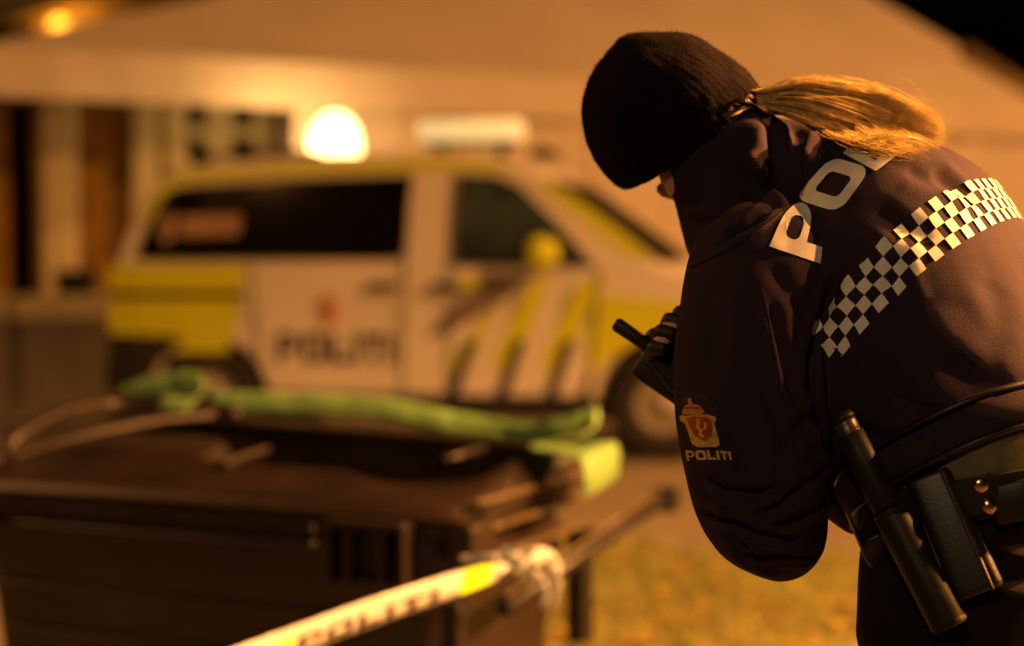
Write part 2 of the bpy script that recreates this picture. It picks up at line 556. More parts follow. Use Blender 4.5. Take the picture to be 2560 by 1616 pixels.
def sheet(p0, p1, z0, z1, wave, n=60, m=6, amp=0.04, sagt=0.0):
    vs = []; fs = []
    d = (p1 - p0); nrm = Vector((d.y, -d.x, 0)).normalized()
    for i in range(n + 1):
        for j in range(m + 1):
            u = i / n; v = j / m
            p = p0 + d * u
            z = z0 + (z1 - z0) * v - sagt * 4 * u * (1 - u) * v
            off = amp * math.sin(u * wave) * (0.35 + 0.65 * (1 - v)) + amp * .5 * math.sin(u * wave * 2.7 + v * 2)
            vs.append(Vector((p.x, p.y, z)) + nrm * off - TO)
    for i in range(n):
        for j in range(m):
            k = i * (m + 1) + j
            fs.append((k, k + m + 1, k + m + 2, k + 1))
    return vs, fs


mk('valance', *sheet(TA - tper * .03, TB - tper * .03, TA.z - .40, TA.z, 46, 90, 3, .02), M_CANVAS, tent, smooth=True)
mk('valance', *sheet(TB, TC, TA.z - .40, TA.z, 26, 50, 3, .02), M_CANVAS, tent, smooth=True)
W0 = TA + tdir * 2.75
for k in range(3):
    p0 = W0 + tdir * (tlen - 2.75) * k / 3; p1 = W0 + tdir * (tlen - 2.75) * (k + 1) / 3
    mk('wall_panel', *sheet(p0 + tper * (.04 + .01 * k), p1 + tper * (.04 + .01 * k), 0.02, TA.z - .02, 22, 50, 8, .035), M_CANVAS, tent, smooth=True)
mk('wall_panel', *sheet(TB, TC, 0.02, TA.z - .02, 30, 50, 8, .03), M_CANVAS, tent, smooth=True)
for p in (TA, TB, TC, TD, TA + tdir * tlen * .5, TA + tdir * 2.7):
    q = p + tper * .12 - TO
    MB().tube([(q.x, q.y, 0), (q.x, q.y, TA.z)], 0.04, 10).build('pole', M_GALV, tent, smooth=True)
h0 = TB + (APEX - TB) * 0.02 + Vector((0, 0, -.10)) - tper * .12; h1 = TB + (APEX - TB) * 0.27 + Vector((0, 0, -.10)) - tper * .12
MB().tube([h0 - TO, (h0 + h1) / 2 - TO - Vector((0, 0, .04)), h1 - TO], 0.13, 12).build('rolled_flap', mat('olive_canvas', (.20, .14, .06), .8), tent, smooth=True)

# ------------------------------------------------------------------ timber building seen under the tent roof
BY = 16.7
bo = atz(300, 700, BY); bo.z = 0
bld = empty('timber_building', bo)
tag(bld, 'brown timber building with cream trim and a dark doorway under the tent roof', 'building')


def bx(px0, px1, py0, py1, y0, y1):
    """box covering photo pixels px0..px1, py0..py1 on the plane world y = y0, reaching back to y1; local to bld"""
    a = atz(px0, py1, y0); b = atz(px1, py0, y0)
    c = Vector(((a.x + b.x) / 2 - bo.x, (y0 + y1) / 2 - bo.y, (a.z + b.z) / 2))
    return c, (abs(b.x - a.x), abs(y1 - y0), abs(b.z - a.z))


def part_box(name, m, parent, *a, bevel=0.01):
    c, s = bx(*a)
    return MB().box(c, s).build(name, m, parent, bevel=bevel, seg=1)


zt = 4.2
for px0, px1, y0_, y1_ in ((-420, 15, 200, 960), (88, 420, 200, 960), (420, 680, 200, 262), (420, 680, 405, 960), (680, 1150, 200, 960), (15, 88, 200, 255)):
    part_box('wall', M_TIMBER, bld, px0, px1, y0_, y1_, BY, BY + .25, bevel=0)
part_box('doorway', M_PLAST, bld, 8, 95, 250, 960, BY + .6, BY + .65, bevel=0)
for a in ((108, 180, 225, 760), (335, 384, 225, 760)):
    part_box('post', M_CREAM, bld, *a, BY - .32, BY - .1)
win = part_box('window_frame', M_CREAM, bld, 412, 464, 240, 425, BY - .06, BY + .1)
for a in ((514, 578, 240, 425), (632, 690, 240, 425), (464, 514, 316, 345), (578, 632, 316, 345), (464, 514, 405, 425), (578, 632, 405, 425)):
    part_box('mullion', M_CREAM, win, *a, BY - .055, BY + .08)
for a in ((462, 516, 246, 318), (462, 516, 343, 407), (576, 634, 246, 318), (576, 634, 343, 407)):
    part_box('pane', M_GLASS, win, *a, BY + .12, BY + .15, bevel=0)

# ------------------------------------------------------------------ low wall with pale coping
a = atz(-60, 740, 15.2); b = atz(300, 740, 15.2)
lw = empty('low_wall', ((a.x + b.x) / 2 - .3, 15.4, 0))
tag(lw, 'low rendered wall with pale coping left of the van', 'wall')
L_ = (b.x - a.x) + 1.6
MB().box((0, 0, a.z / 2 - .1), (L_, .24, a.z - .2)).build('wall_body', M_CONC, lw)
for k in range(4):
    MB().box((-L_ / 2 + L_ / 4 * (k + .5), 0, a.z - .1 + random.uniform(-.004, .004)), (L_ / 4 - .012, .40, .2)).build('coping_stone', M_CREAM, lw, bevel=.015)
c = atz(182, 700, 15.3)
pl = empty('planter', (c.x, 15.42, a.z + .001))
MB().add(*loft([sring(Vector((0, 0, z)), Vector((1, 0, 0)), Vector((0, 1, 0)), aa, bb, bb, 16, 5) for z, aa, bb in ((0, .15, .09), (.16, .17, .11), (.2, .18, .12))])).build('trough', M_PLAST, pl, smooth=False)
MB().add(*loft([sring(Vector((0, 0, z)), Vector((1, 0, 0)), Vector((0, 1, 0)), aa, bb, bb, 16, 5) for z, aa, bb in ((.19, .165, .105), (.215, .13, .08))])).build('soil', M_BIND, pl)
tag(pl, 'small black planter trough on the low wall beside the van', 'planter')

# ------------------------------------------------------------------ neighbouring house far behind, upper left
hb = atz(120, 200, 32)
house = empty('house', (hb.x - 3, 32, 0))
tag(house, 'cream house with brown sloping porch roof in the upper left corner', 'house')
HO = Vector((hb.x - 3, 32, 0))
MB().box((-1.5, 3, 4.5), (9, 6, 9)).build('wall', M_CREAM, house)
p0 = atz(-260, 190, 30.5) - HO; p1 = atz(560, -45, 30.5) - HO
MB().add([p0 + Vector((0, -.3, -.35)), p1 + Vector((0, -.3, -.35)), p1 + Vector((0, -.3, .35)), p0 + Vector((0, -.3, .35)),
          p0 + Vector((0, 1.5, -.35)), p1 + Vector((0, 1.5, -.35)), p1 + Vector((0, 1.5, .35)), p0 + Vector((0, 1.5, .35))],
         [(0, 1, 2, 3), (7, 6, 5, 4), (0, 4, 5, 1), (3, 2, 6, 7), (0, 3, 7, 4), (1, 5, 6, 2)]).build('porch_roof', M_TIMBER, house, bevel=.03)
q = atz(20, 100, 30.1) - HO
MB().box(q, (1.0, .1, .5)).build('window', M_GLASS, house, bevel=.02)
for dx in (-.52, .52):
    MB().box(q + Vector((dx, 0, 0)), (.06, .14, .6)).build('window_frame', M_TIMBER, house)
q = atz(152, 78, 30.0)
pl2 = empty('porch_lamp', (q.x, q.y, q.z))
M_GLOBE = mat('porch_globe', (0.9, 0.6, 0.2), 0.4, var=0, emit=(1.0, 0.47, 0.06), estr=0.32)
mk('globe', *sphere_geo((0, 0, 0), .25), M_GLOBE, pl2, smooth=True)
MB().tube([(0, .1, .24), (0, .15, .32), (0, .5, .34)], .03, 8).build('bracket', M_PLAST, pl2)
L2 = bpy.data.lights.new('porch_light', 'POINT'); L2.energy = 40; L2.color = (1.0, .45, .08); L2.shadow_soft_size = .25
lo2 = bpy.data.objects.new('porch_light', L2); COL.objects.link(lo2); lo2.parent = pl2; lo2.location = (0, -.35, .25)
tag(pl2, 'glowing round porch lamp in the upper left corner', 'lamp')

# ------------------------------------------------------------------ floodlight behind the van
fl = at(838, 338, 15.2)
flo = empty('floodlight', (fl.x, fl.y, 0))
tag(flo, 'glaring white dome floodlight on a tripod behind the van roof', 'floodlight')
M_FLOOD = mat('flood_dome', (1, 1, 1), 0.4, var=0, emit=(1.0, 0.60, 0.20), estr=9)
rings = [sring(Vector((0, 0, fl.z + dz)), Vector((1, 0, 0)), Vector((0, 1, 0)), r, r, r, 20, 2) for dz, r in ((-.20, .17), (-.16, .21), (-.05, .21), (.06, .18), (.14, .12), (.18, .05))]
mk('lamp_dome', *loft(rings), M_FLOOD, flo, smooth=True)
FLL = bpy.data.lights.new('flood_spill', 'POINT'); FLL.energy = 28; FLL.color = (1.0, .55, .17); FLL.shadow_soft_size = .1
flo_l = bpy.data.objects.new('flood_spill', FLL); COL.objects.link(flo_l); flo_l.parent = flo; flo_l.location = (-.34, .1, fl.z - .05)
MB().tube([(0, 0, fl.z - .30), (0, 0, fl.z - .2)], [.12, .2], 16).build('lamp_base', M_PLAST, flo)
MB().tube([(0, 0, .5), (0, 0, fl.z - .3)], .022, 10).build('mast', M_GALV, flo)
for k in range(3):
    an = k * 2.094 + .5
    MB().tube([(0, 0, 1.1), (math.cos(an) * .6, math.sin(an) * .6, .02)], .014, 8).build('leg', M_GALV, flo)

# ------------------------------------------------------------------ police van
VYAW = math.radians(-12.5)
VW = 0.95
vc = at(1068, 700, 12.15)
vdirx = Vector((math.cos(VYAW), math.sin(VYAW), 0)); vdiry = Vector((-math.sin(VYAW), math.cos(VYAW), 0))
vo = Vector((vc.x, vc.y, 0)) + vdiry * VW
van = empty('police_van', vo, VYAW)
tag(van, 'white and yellow police van parked behind the waste container', 'van')
BELT = 1.265


def vy(x, z):
    y = VW - max(0, z - BELT) * .17 - max(0, .5 - z) * .08
    t = min(1, max(0, (x - 1.75) / .7)); y *= 1 - .16 * t * t
    t = min(1, max(0, (-x - 1.9) / .45)); y *= 1 - .05 * t * t
    return y


def arch(cx, r, n=14):
    return [(cx - r * math.cos(math.pi * k / n), .36 + (r if 0 < k < n else r) * math.sin(math.pi * k / n)) for k in range(n + 1)]


low = [(-2.29, BELT), (-2.33, 1.0), (-2.345, .75), (-2.335, .5), (-2.27, .36)] + arch(-1.58, .43) + [(-.6, .33), (.6, .33)] + arch(1.60, .45) + \
      [(2.28, .34), (2.40, .5), (2.42, .75), (2.36, .95), (2.16, 1.09), (1.62, BELT)]
upp = [(1.62, BELT), (1.30, 1.50), (.98, 1.735), (.80, 1.87), (.64, 1.97), (.42, 2.03), (0, 2.055), (-.8, 2.05), (-1.55, 2.01), (-1.84, 1.965), (-2.0, 1.88), (-2.10, 1.74), (-2.22, 1.48), (-2.29, BELT)]
vs = []; fs = []
def addring(poly):
    base = len(vs)
    for x, z in poly: vs.append((x, -vy(x, z), z))
    for x, z in poly: vs.append((x, vy(x, z), z))
    return base
for poly in (low, upp):
    b0 = addring(poly); n = len(poly)
    fs.append(tuple(b0 + k for k in range(n))); fs.append(tuple(b0 + n + k for k in reversed(range(n))))
    for k in range(n - 1):
        fs.append((b0 + k, b0 + n + k, b0 + n + k + 1, b0 + k + 1))
me = bpy.data.meshes.new('body'); me.from_pydata(vs, [], fs)
bm = bmesh.new(); bm.from_mesh(me); bmesh.ops.remove_doubles(bm, verts=bm.verts, dist=.0005)
bmesh.ops.recalc_face_normals(bm, faces=bm.faces); bm.to_mesh(me); bm.free()
body = link_mesh('body', me, M_VANW, van, True)
bv = body.modifiers.new('b', 'BEVEL'); bv.width = .035; bv.segments = 3; bv.limit_method = 'ANGLE'; bv.angle_limit = math.radians(40)
body.modifiers.new('n', 'WEIGHTED_NORMAL')


def decal(name, polys, m, off, parent=van, side=-1, maxlen=.3, thick=.004):
    """foil or pane on the flank following its slope, with a real thickness"""
    v2, f2 = tri_polys(polys, maxlen)
    n = len(v2)
    V = [(x, side * (vy(x, z) + off), z) for x, z in v2] + [(x, side * (vy(x, z) + off - thick), z) for x, z in v2]
    cnt = {}
    for f in f2:
        for k in range(3):
            e = (f[k], f[(k + 1) % 3]); cnt[e] = 1
    F = list(f2) + [tuple(i + n for i in reversed(f)) for f in f2]
    for (a_, b_) in list(cnt):
        if (b_, a_) not in cnt: F.append((a_, b_, b_ + n, a_ + n))
    return mk(name, V, F, m, parent)


def vx(px): return (px - 1068) / (370.0 * math.cos(VYAW)) * (1 - (px - 1068) / 1068 * 0.035)
def vzz(py, px=1068): return CAM_H - (py - HORIZON) / (370.0 + (px - 1068) * .022)
def vp(pts): return [(vx(px), vzz(py, px)) for px, py in pts]


for side in (-1, 1):
    decal('side_window', [vp([(322, 646), (345, 575), (372, 510), (395, 482), (425, 468), (700, 448), (1012, 436), (1022, 450), (1004, 640), (996, 648)])], M_GLASS, .008, side=side)
    decal('side_window', [vp([(1136, 664), (1138, 436), (1230, 438), (1290, 462), (1390, 556), (1490, 668)])], M_GLASS2, .008, side=side)
    decal('yellow_panel', [vp([(246, 662), (612, 662), (598, 742), (560, 880), (252, 880), (244, 800)])], M_VANY, .005, side=side)
    decal('rail_slot', [vp([(246, 728), (600, 728), (596, 746), (246, 746)])], M_VANB, .009, side=side)
    decal('yellow_panel', [vp([(1500, 738), (1740, 760), (1740, 800), (1690, 840), (1600, 850), (1520, 905), (1478, 950), (1462, 850)])], M_VANY, .005, side=side)
    for k in range(3):
        x0 = 1130 + k * 122
        decal('yellow_stripe', [vp([(x0 + 70, 810 - 95 * (k > 0)), (x0 + 120 + 12 * k, 760 - 80 * (k > 0)), (x0 + 40, 925), (x0 - 30, 925)])], M_VANY, .005, side=side)
        decal('black_stripe', [vp([(x0 + 36, 850), (x0 + 66, 850), (x0 + 2, 1030 + 8 * k), (x0 - 34, 1030 + 8 * k)])], M_VANB, .009, side=side)
    decal('black_stripe', [vp([(1466, 946), (1492, 930), (1452, 1046), (1420, 1046)])], M_VANB, .009, side=side)
    decal('shadow_band', [vp([(1060, 842), (1170, 735), (1222, 688), (1345, 688), (1240, 765), (1110, 838)])], M_VANSHADE, .007, side=side)  # brown-grey shadow and stripe reflection painted onto the door
    decal('yellow_stripe', [vp([(1152, 690), (1216, 690), (1180, 724), (1150, 724)])], M_VANY, .0053, side=side)
    decal('yellow_edge', [vp([(1345, 445), (1400, 470), (1530, 560), (1640, 648), (1570, 640), (1440, 540), (1340, 462)])], M_VANY, .006, side=side)
    decal('yellow_edge', [vp([(362, 480), (400, 446), (430, 432), (700, 410), (1010, 396), (1200, 398), (1300, 425), (1250, 424), (1012, 426), (700, 438), (430, 458), (404, 470), (352, 560), (330, 556)])], M_VANY, .006, side=side)
    for q0, q1 in (((1016, 430), (1000, 1040)), ((1128, 430), (1118, 1050)), ((618, 660), (640, 900)), ((1500, 672), (1470, 1000))):
        decal('door_gap', [vp([(q0[0] - 3, q0[1]), (q0[0] + 3, q0[1]), (q1[0] + 3, q1[1]), (q1[0] - 3, q1[1])])], M_BIND, .0115, side=side)
    decal('sill_trim', [[(-1.14, .345), (1.15, .345), (1.15, .42), (-1.14, .42)]], M_PLAST, .012, side=side)
    decal('bumper_side', [[(-2.325, .38), (-2.008, .38), (-1.981, .52), (-1.925, .62), (-1.845, .70), (-1.74, .765), (-1.80, .79), (-2.335, .80)]], M_PLAST, .012, side=side)
    for px in (1060, 170):
        pass
    for hx in (vx(955), vx(1112)):
        hz = vzz(716)
        MB().box((hx, side * (vy(hx, hz) + .018), hz), (.20, .03, .045)).build('door_handle', M_PLAST, van, bevel=.01)
    letters, wtot = word('POLITI', .14, .4)
    hh = .205; x0 = vx(685); sc = (vx(985) - vx(685)) / wtot
    if side == 1: x0 = vx(985)
    txt = empty('lettering'); txt.parent = van
    for ch, v2, f2 in letters:
        decal_v = [(x0 - side * u * sc, side * (vy(0, .8) + .010), vzz(912) + v * hh) for u, v in v2]
        mk('letter', decal_v, f2, M_VANB, txt)
    cz = vzz(800)
    decal('crest', [[(vx(820) + dx, vzz(782) + dz) for dx, dz in ((-.05, .06), (-.03, .10), (0, .15), (.03, .10), (.05, .06), (.045, -.05), (0, -.10), (-.045, -.05))]], mat('crest_foil', (.65, .25, .04), .4), .006, side=side)
    decal('window_sticker', [[(vx(400) + .06 * math.cos(a_ * .5236), vzz(568) + .115 * math.sin(a_ * .5236)) for a_ in range(12)]], mat('sticker', (.36, .22, .14), .5), .011, side=side)
    decal('window_sticker', [vp([(430, 542), (588, 535), (585, 588), (430, 592)])], MATS['sticker'], .011, side=side)
# front screen, rear window, bonnet gap, grille, lamps
def screen(name, pts, m, inset, xoff):
    V = []
    for (x, z) in pts:
        for s in (-1, 1): V.append((x + xoff, s * (vy(x, z) - inset), z + abs(xoff) * .5))
    F = [(2 * k, 2 * k + 1, 2 * k + 3, 2 * k + 2) for k in range(len(pts) - 1)]
    return mk(name, V, F, m, van, smooth=True)
screen('windscreen', [(1.56, 1.31), (1.30, 1.50), (.98, 1.735), (.80, 1.86)], mat('screen_glass', (.014, .018, .02), .6, var=.5, vscale=2, spec=.04), .055, .022)
screen('rear_window', [(-2.27, 1.33), (-2.22, 1.48), (-2.10, 1.74), (-2.02, 1.86)], M_GLASS, .14, -.012)
MB().box((2.425, 0, .78), (.03, 1.1, .22)).build('grille', M_PLAST, van, bevel=.01)
MB().box((2.40, 0, .48), (.10, 1.58, .20)).build('front_bumper', M_PLAST, van, bevel=.03)
MB().box((-2.345, 0, .50), (.10, 1.74, .24)).build('rear_bumper', M_PLAST, van, bevel=.03)
for s in (-1, 1):
    MB().add(*sphere_geo((2.28, s * .70, .86), (.12, .14, .11))).build('headlight', mat('headlight_lens', (.5, .48, .42), .1), van, smooth=True)
    MB().box((-2.315, s * .84, 1.05), (.05, .12, .5)).build('tail_light', mat('tail_lens', (.22, .02, .01), .2), van, bevel=.02)
    mc = (vx(1372), s * (VW + .13), vzz(634))
    mi = MB().add(*loft([sring(Vector(mc) + Vector((dx, 0, 0)), Vector((0, 1, 0)), Vector((0, 0, 1)), aa, bb, bb, 16, 3) for dx, aa, bb in ((-.10, .10, .10), (-.02, .125, .115), (.06, .09, .085), (.09, .04, .05))])).build('mirror', M_VANY, van, smooth=True)
    MB().box((mc[0], s * (VW + .01), mc[2] - .07), (.08, .14, .05)).build('mirror_arm', M_PLAST, mi, bevel=.01)
for wx in (-1.58, 1.60):
    for s in (-1, 1):
        R = Matrix.Rotation(math.pi / 2, 3, 'X')
        wh = empty('wheel'); wh.parent = van; wh.location = (wx, s * .83, .368)
        prof = [(.195, -.09), (.235, -.115), (.33, -.115), (.361, -.08), (.368, 0), (.361, .08), (.33, .115), (.235, .115), (.195, .09)]
        rg = [[Vector((r * math.cos(t), yy, r * math.sin(t))) for t in [2 * math.pi * k / 32 for k in range(32)]] for r, yy in prof]
        mk('tyre', *loft(rg + [rg[0]], cap=False), M_TYRE, wh, smooth=True)
        pr = [(.205, .10), (.20, -.07), (.19, -.085), (.15, -.05), (.13, -.055), (.07, -.075), (.05, -.09), (.001, -.092)] if s < 0 else [(.205, -.10), (.20, .07), (.19, .085), (.15, .05), (.13, .055), (.07, .075), (.05, .09), (.001, .092)]
        rg = [[Vector((r * math.cos(t), yy, r * math.sin(t))) for t in [2 * math.pi * k / 32 for k in range(32)]] for r, yy in pr]
        mk('rim', *loft(rg, cap=False), M_RIM, wh, smooth=True)
        MB().tube([(0, -s * .10, 0), (0, -s * .30, 0)], .25, 20).build('wheel_arch_liner', M_BIND, wh)
MB().box((0, 0, .30), (4.3, 1.5, .10)).build('underbody', M_BIND, van)
# roof beacons
M_BAR = mat('beacon_bar_lens', (.85, .75, .45), .25, var=.05, emit=(1.0, .72, .28), estr=0.75)
bar = empty('light_bar'); bar.parent = van; bar.location = (vx(1122), -.30, 2.235)
MB().add(*loft([sring(Vector((dx, 0, 0)), Vector((0, 1, 0)), Vector((0, 0, 1)), aa, bb, bb, 16, 3.5) for dx, aa, bb in ((-.36, .10, .06), (-.34, .13, .075), (.34, .13, .075), (.37, .10, .055))])).build('lens', M_BAR, bar, smooth=True)
MB().box((0, 0, -.095), (.66, .2, .03)).build('bar_base', M_PLAST, bar, bevel=.01)
for dx in (-.22, .22):
    MB().box((dx, 0, -.15), (.06, .12, .09)).build('bar_foot', M_PLAST, bar, bevel=.01)
for k, px in enumerate((1316, 700, 560, 420)):
    xx = vx(px)
    MB().add(*loft([sring(Vector((xx, -.35, (2.03 if px > 650 else 1.99) + dz)), Vector((1, 0, 0)), Vector((0, 1, 0)), aa, bb, bb, 14, 3) for dz, aa, bb in ((0, .11, .07), (.05, .10, .06), (.075, .05, .03))])).build('roof_box', M_PLAST, van, smooth=True)
MB().tube([(vx(400), -.55, 2.07), (vx(700), -.55, 2.085)], .018, 8).tube([(vx(420), -.55, 1.93), (vx(420), -.55, 2.07)], .015, 8).tube([(vx(680), -.55, 1.95), (vx(680), -.55, 2.085)], .015, 8).build('roof_rail', M_PLAST, van)

# ------------------------------------------------------------------ waste container
BROT = math.radians(-25)
bex = Vector((math.cos(BROT), math.sin(BROT), 0)); bey = Vector((-math.sin(BROT), math.cos(BROT), 0))
BWD, BDP = 1.46, 0.74
corner = at(1150, 1300, 4.0)
RIM = corner.z
bcen = Vector((corner.x, corner.y, 0)) - bex * BWD / 2 + bey * BDP / 2
wb = empty('waste_container', bcen, BROT)
tag(wb, 'large dark brown plastic waste container with a closed lid in front of the van', 'waste container')
X, Y = Vector((1, 0, 0)), Vector((0, 1, 0))


def brect(z, a, b, e=9, n=48, dy=0): return sring(Vector((0, dy, z)), X, Y, a, b, b, n, e)


hw, hd = BWD / 2, BDP / 2
rings = [brect(.16, hw * .88, hd * .82), brect(.17, hw * .89, hd * .83), brect(.45, hw * .92, hd * .90), brect(RIM - .20, hw * .945, hd * .94), brect(RIM - .19, hw * .955, hd * .965), brect(RIM - .09, hw * .965, hd * .975), brect(RIM - .08, hw * .94, hd * .95), brect(RIM - .05, hw * .94, hd * .95)]
mk('container_body', *loft(rings), M_BIN, wb, smooth=False, bevel=.006, seg=2, angle=20)
mk('rim', *loft([brect(RIM - .05, hw * .985, hd * .985), brect(RIM - .045, hw, hd), brect(RIM - .012, hw, hd), brect(RIM - .005, hw * .985, hd * .98)]), M_BIN, wb, bevel=.004, angle=20)


def lidz(x, y):
    """height of the lid top above RIM for local x in -hw..hw, y in -hd..hd"""
    u = x / hw; v = (y + hd) / (2 * hd)
    z = .012 + (.092 - .016 * u) * (1 - (1 - v) ** 1.5)
    z += .010 * (1 - u * u)
    # front sloping step and raised cross ribs
    z += .016 * (1 / (1 + math.exp(-(v - .30) * 60)))
    # deep tray in the rear and right half
    def bell(a, lo, hi, s): return 1 / (1 + math.exp(-(a - lo) / s)) * 1 / (1 + math.exp((a - hi) / s))
    tray = bell(u, -.08 - .25 * v, .86, .016) * bell(v, .34, .80, .012)
    z -= .055 * tray
    tray2 = bell(u, -.92, -.30, .02) * bell(v, .60, .80, .012)
    z -= .040 * tray2
    edge = max(abs(u), abs(2 * v - 1)); 
    z -= .03 * max(0, (edge - .93) / .07) ** 2
    return z


nx, ny = 90, 60
vs = []; fs = []
for i in range(nx + 1):
    for j in range(ny + 1):
        x = -hw * 1.012 + 2 * hw * 1.012 * i / nx; y = -hd * 1.02 + 2 * hd * 1.02 * j / ny
        vs.append((x, y, RIM + lidz(max(-hw, min(hw, x)), max(-hd, min(hd, y)))))
for i in range(nx):
    for j in range(ny):
        k = i * (ny + 1) + j; fs.append((k, k + ny + 1, k + ny + 2, k + 1))
# skirt
edge = [i * (ny + 1) for i in range(nx + 1)] + [nx * (ny + 1) + j for j in range(1, ny + 1)] + [i * (ny + 1) + ny for i in range(nx - 1, -1, -1)] + [j for j in range(ny - 1, 0, -1)]
k0 = len(vs)
for e in edge:
    p = vs[e]; vs.append((p[0] * 1.004, p[1] * 1.004, RIM - .002))
for k in range(len(edge)):
    k2 = (k + 1) % len(edge); fs.append((edge[k], edge[k2], k0 + k2, k0 + k))
lid = mk('lid', vs, fs, M_BIN, wb, smooth=True)
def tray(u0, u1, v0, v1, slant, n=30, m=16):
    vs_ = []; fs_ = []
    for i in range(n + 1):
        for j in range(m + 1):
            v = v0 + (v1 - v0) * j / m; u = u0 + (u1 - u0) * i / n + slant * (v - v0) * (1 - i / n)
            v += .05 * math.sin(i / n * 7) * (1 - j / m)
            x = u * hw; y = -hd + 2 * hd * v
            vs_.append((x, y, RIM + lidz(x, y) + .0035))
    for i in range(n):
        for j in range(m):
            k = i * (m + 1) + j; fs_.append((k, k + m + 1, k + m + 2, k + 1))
    mk('lid_shadow', vs_, fs_, mat('lid_shadow_black', (.0025, .0022, .002), .95, var=.3, vscale=8, spec=.0), lid, smooth=True)  # near-black sheet over the lid, a cast shadow put into its colour


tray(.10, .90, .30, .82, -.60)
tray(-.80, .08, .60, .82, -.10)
# ridge handles
pts = [(-hw * .95, -hd * .55, RIM + .06), (-hw * .94, -hd * .45, RIM + .105), (-hw * .93, 0, RIM + .15), (-hw * .9, hd * .62, RIM + .165), (-hw * .6, hd * .78, RIM + .160), (-hw * .40, hd * .80, RIM + .140)]
mk('lid_handle', *tube_geo([tuple(p) for p in spline(pts, 24)], .021, 10), M_BIN, wb, smooth=True)
pts = [(-hw * .93, -hd * .62, RIM + .05), (-hw * .78, -hd * .2, RIM + .098), (-hw * .62, hd * .3, RIM + .130), (-hw * .48, hd * .7, RIM + .140)]
mk('lid_handle', *tube_geo([tuple(p) for p in spline(pts, 20)], .018, 10), M_BIN, wb, smooth=True)
pts = [(-hw * .03, -hd * .50, RIM + .066), (-hw * .02, -hd * .28, RIM + .078), (-hw * .01, -hd * .02, RIM + .086)]
mk('lid_rib', *tube_geo([tuple(p) for p in spline(pts, 12)], .012, 10), M_BIN, wb, smooth=True)
pts = [(hw * .66, hd * .10, RIM + .080), (hw * .70, hd * .55, RIM + .092)]
mk('lid_rib', *tube_geo(pts, .010, 10), M_BIN, wb, smooth=True)
# side rails along the right end
M_GLINT = mat('edge_highlight', (.11, .085, .045), .35, var=.3, vscale=12)  # pale tone painting the light caught by the lid and rim edges
for dz, dx, nm in ((.030, .010, 'side_rail'), (-.030, .024, 'side_rail'), (-.10, .018, 'side_rail')):
    MB().box((hw + dx, .02, RIM + dz), (.030, BDP * .90, .011)).build(nm, M_GLINT, wb, bevel=.005)
MB().box((hw + .004, -hd + .05, RIM - .065), (.07, .12, .11)).build('corner_block', M_BIN, wb, bevel=.012)
MB().tube([(hw + .055, -.25, RIM - .215), (hw + .075, hd, RIM - .125), (hw + .085, hd + .34, RIM - .085)], .021, 12).build('lifting_arm', M_BIND, wb, smooth=True)
MB().tube([(hw + .055, -.25, RIM - .185), (hw + .075, hd, RIM - .097), (hw + .085, hd + .30, RIM - .057)], .006, 8).build('lifting_arm_highlight', M_GLINT, wb, smooth=True)  # pale line painting the highlight along the arm
MB().tube([(hw + .06, hd + .34, RIM - .085), (hw + .12, hd + .34, RIM - .085)], .035, 14).build('arm_pivot', M_BIND, wb, smooth=False)
MB().box((hw - .005, hd - .04, RIM - .26), (.055, .07, .30)).build('corner_post', M_BIND, wb, bevel=.01)
MB().box((hw - .03, -hd + .03, RIM - .42), (.05, .05, .46)).build('corner_post', M_BIND, wb, bevel=.01)
# lifting socket on the front near the right corner
fx = hw - .22
sock = empty('lifting_socket'); sock.parent = wb; sock.location = (fx, -hd, RIM - .085)
for dx in (-.095, -.045, .045, .095):
    MB().box((dx, -.022, 0), (.018, .05, .14)).build('socket_rib', M_BIN, sock, bevel=.004)
MB().box((0, -.030, .066), (.21, .05, .018)).build('socket_top', M_BIN, sock, bevel=.004)
MB().box((0, -.030, -.074), (.21, .05, .016)).build('socket_bottom', M_BIN, sock, bevel=.004)
MB().box((0, -.004, 0), (.07, .02, .12)).build('socket_recess', M_BIND, sock)
for q in ((-.15, .045), (-.148, .01), (-.02, -.12)):
    mk('bolt', *sphere_geo((q[0], -.012, q[1]), .008, 10, 6), M_STEEL, sock, smooth=True)
lat = MB().box((-hw + .02, -hd - .012, RIM - .03), (.05, .03, .14)).build('latch', M_BIN, wb, bevel=.008)
MB().box((0, -hd * .955, RIM - .245), (BWD * .84, .008, .012)).build('front_ledge', M_BIN, wb, bevel=.004)
MB().box((0, -hd * .93, RIM - .36), (BWD * .80, .008, .012)).build('front_ledge', M_BIN, wb, bevel=.004)
for sx in (-1, 1):
    for sy in (-1, 1):
        ca = empty('caster'); ca.parent = wb; ca.location = (sx * hw * .68, sy * hd * .62, 0)
        MB().tube([(-.02, 0, .08), (.02, 0, .08)], .08, 18).build('caster_wheel', M_RUBBER, ca)
        MB().box((-.032, 0, .11), (.008, .05, .11)).box((.032, 0, .11), (.008, .05, .11)).box((0, 0, .162), (.075, .06, .01)).build('fork', M_GALV, ca)


def bloc(x, y, z): return bcen + bex * x + bey * y + Vector((0, 0, z))


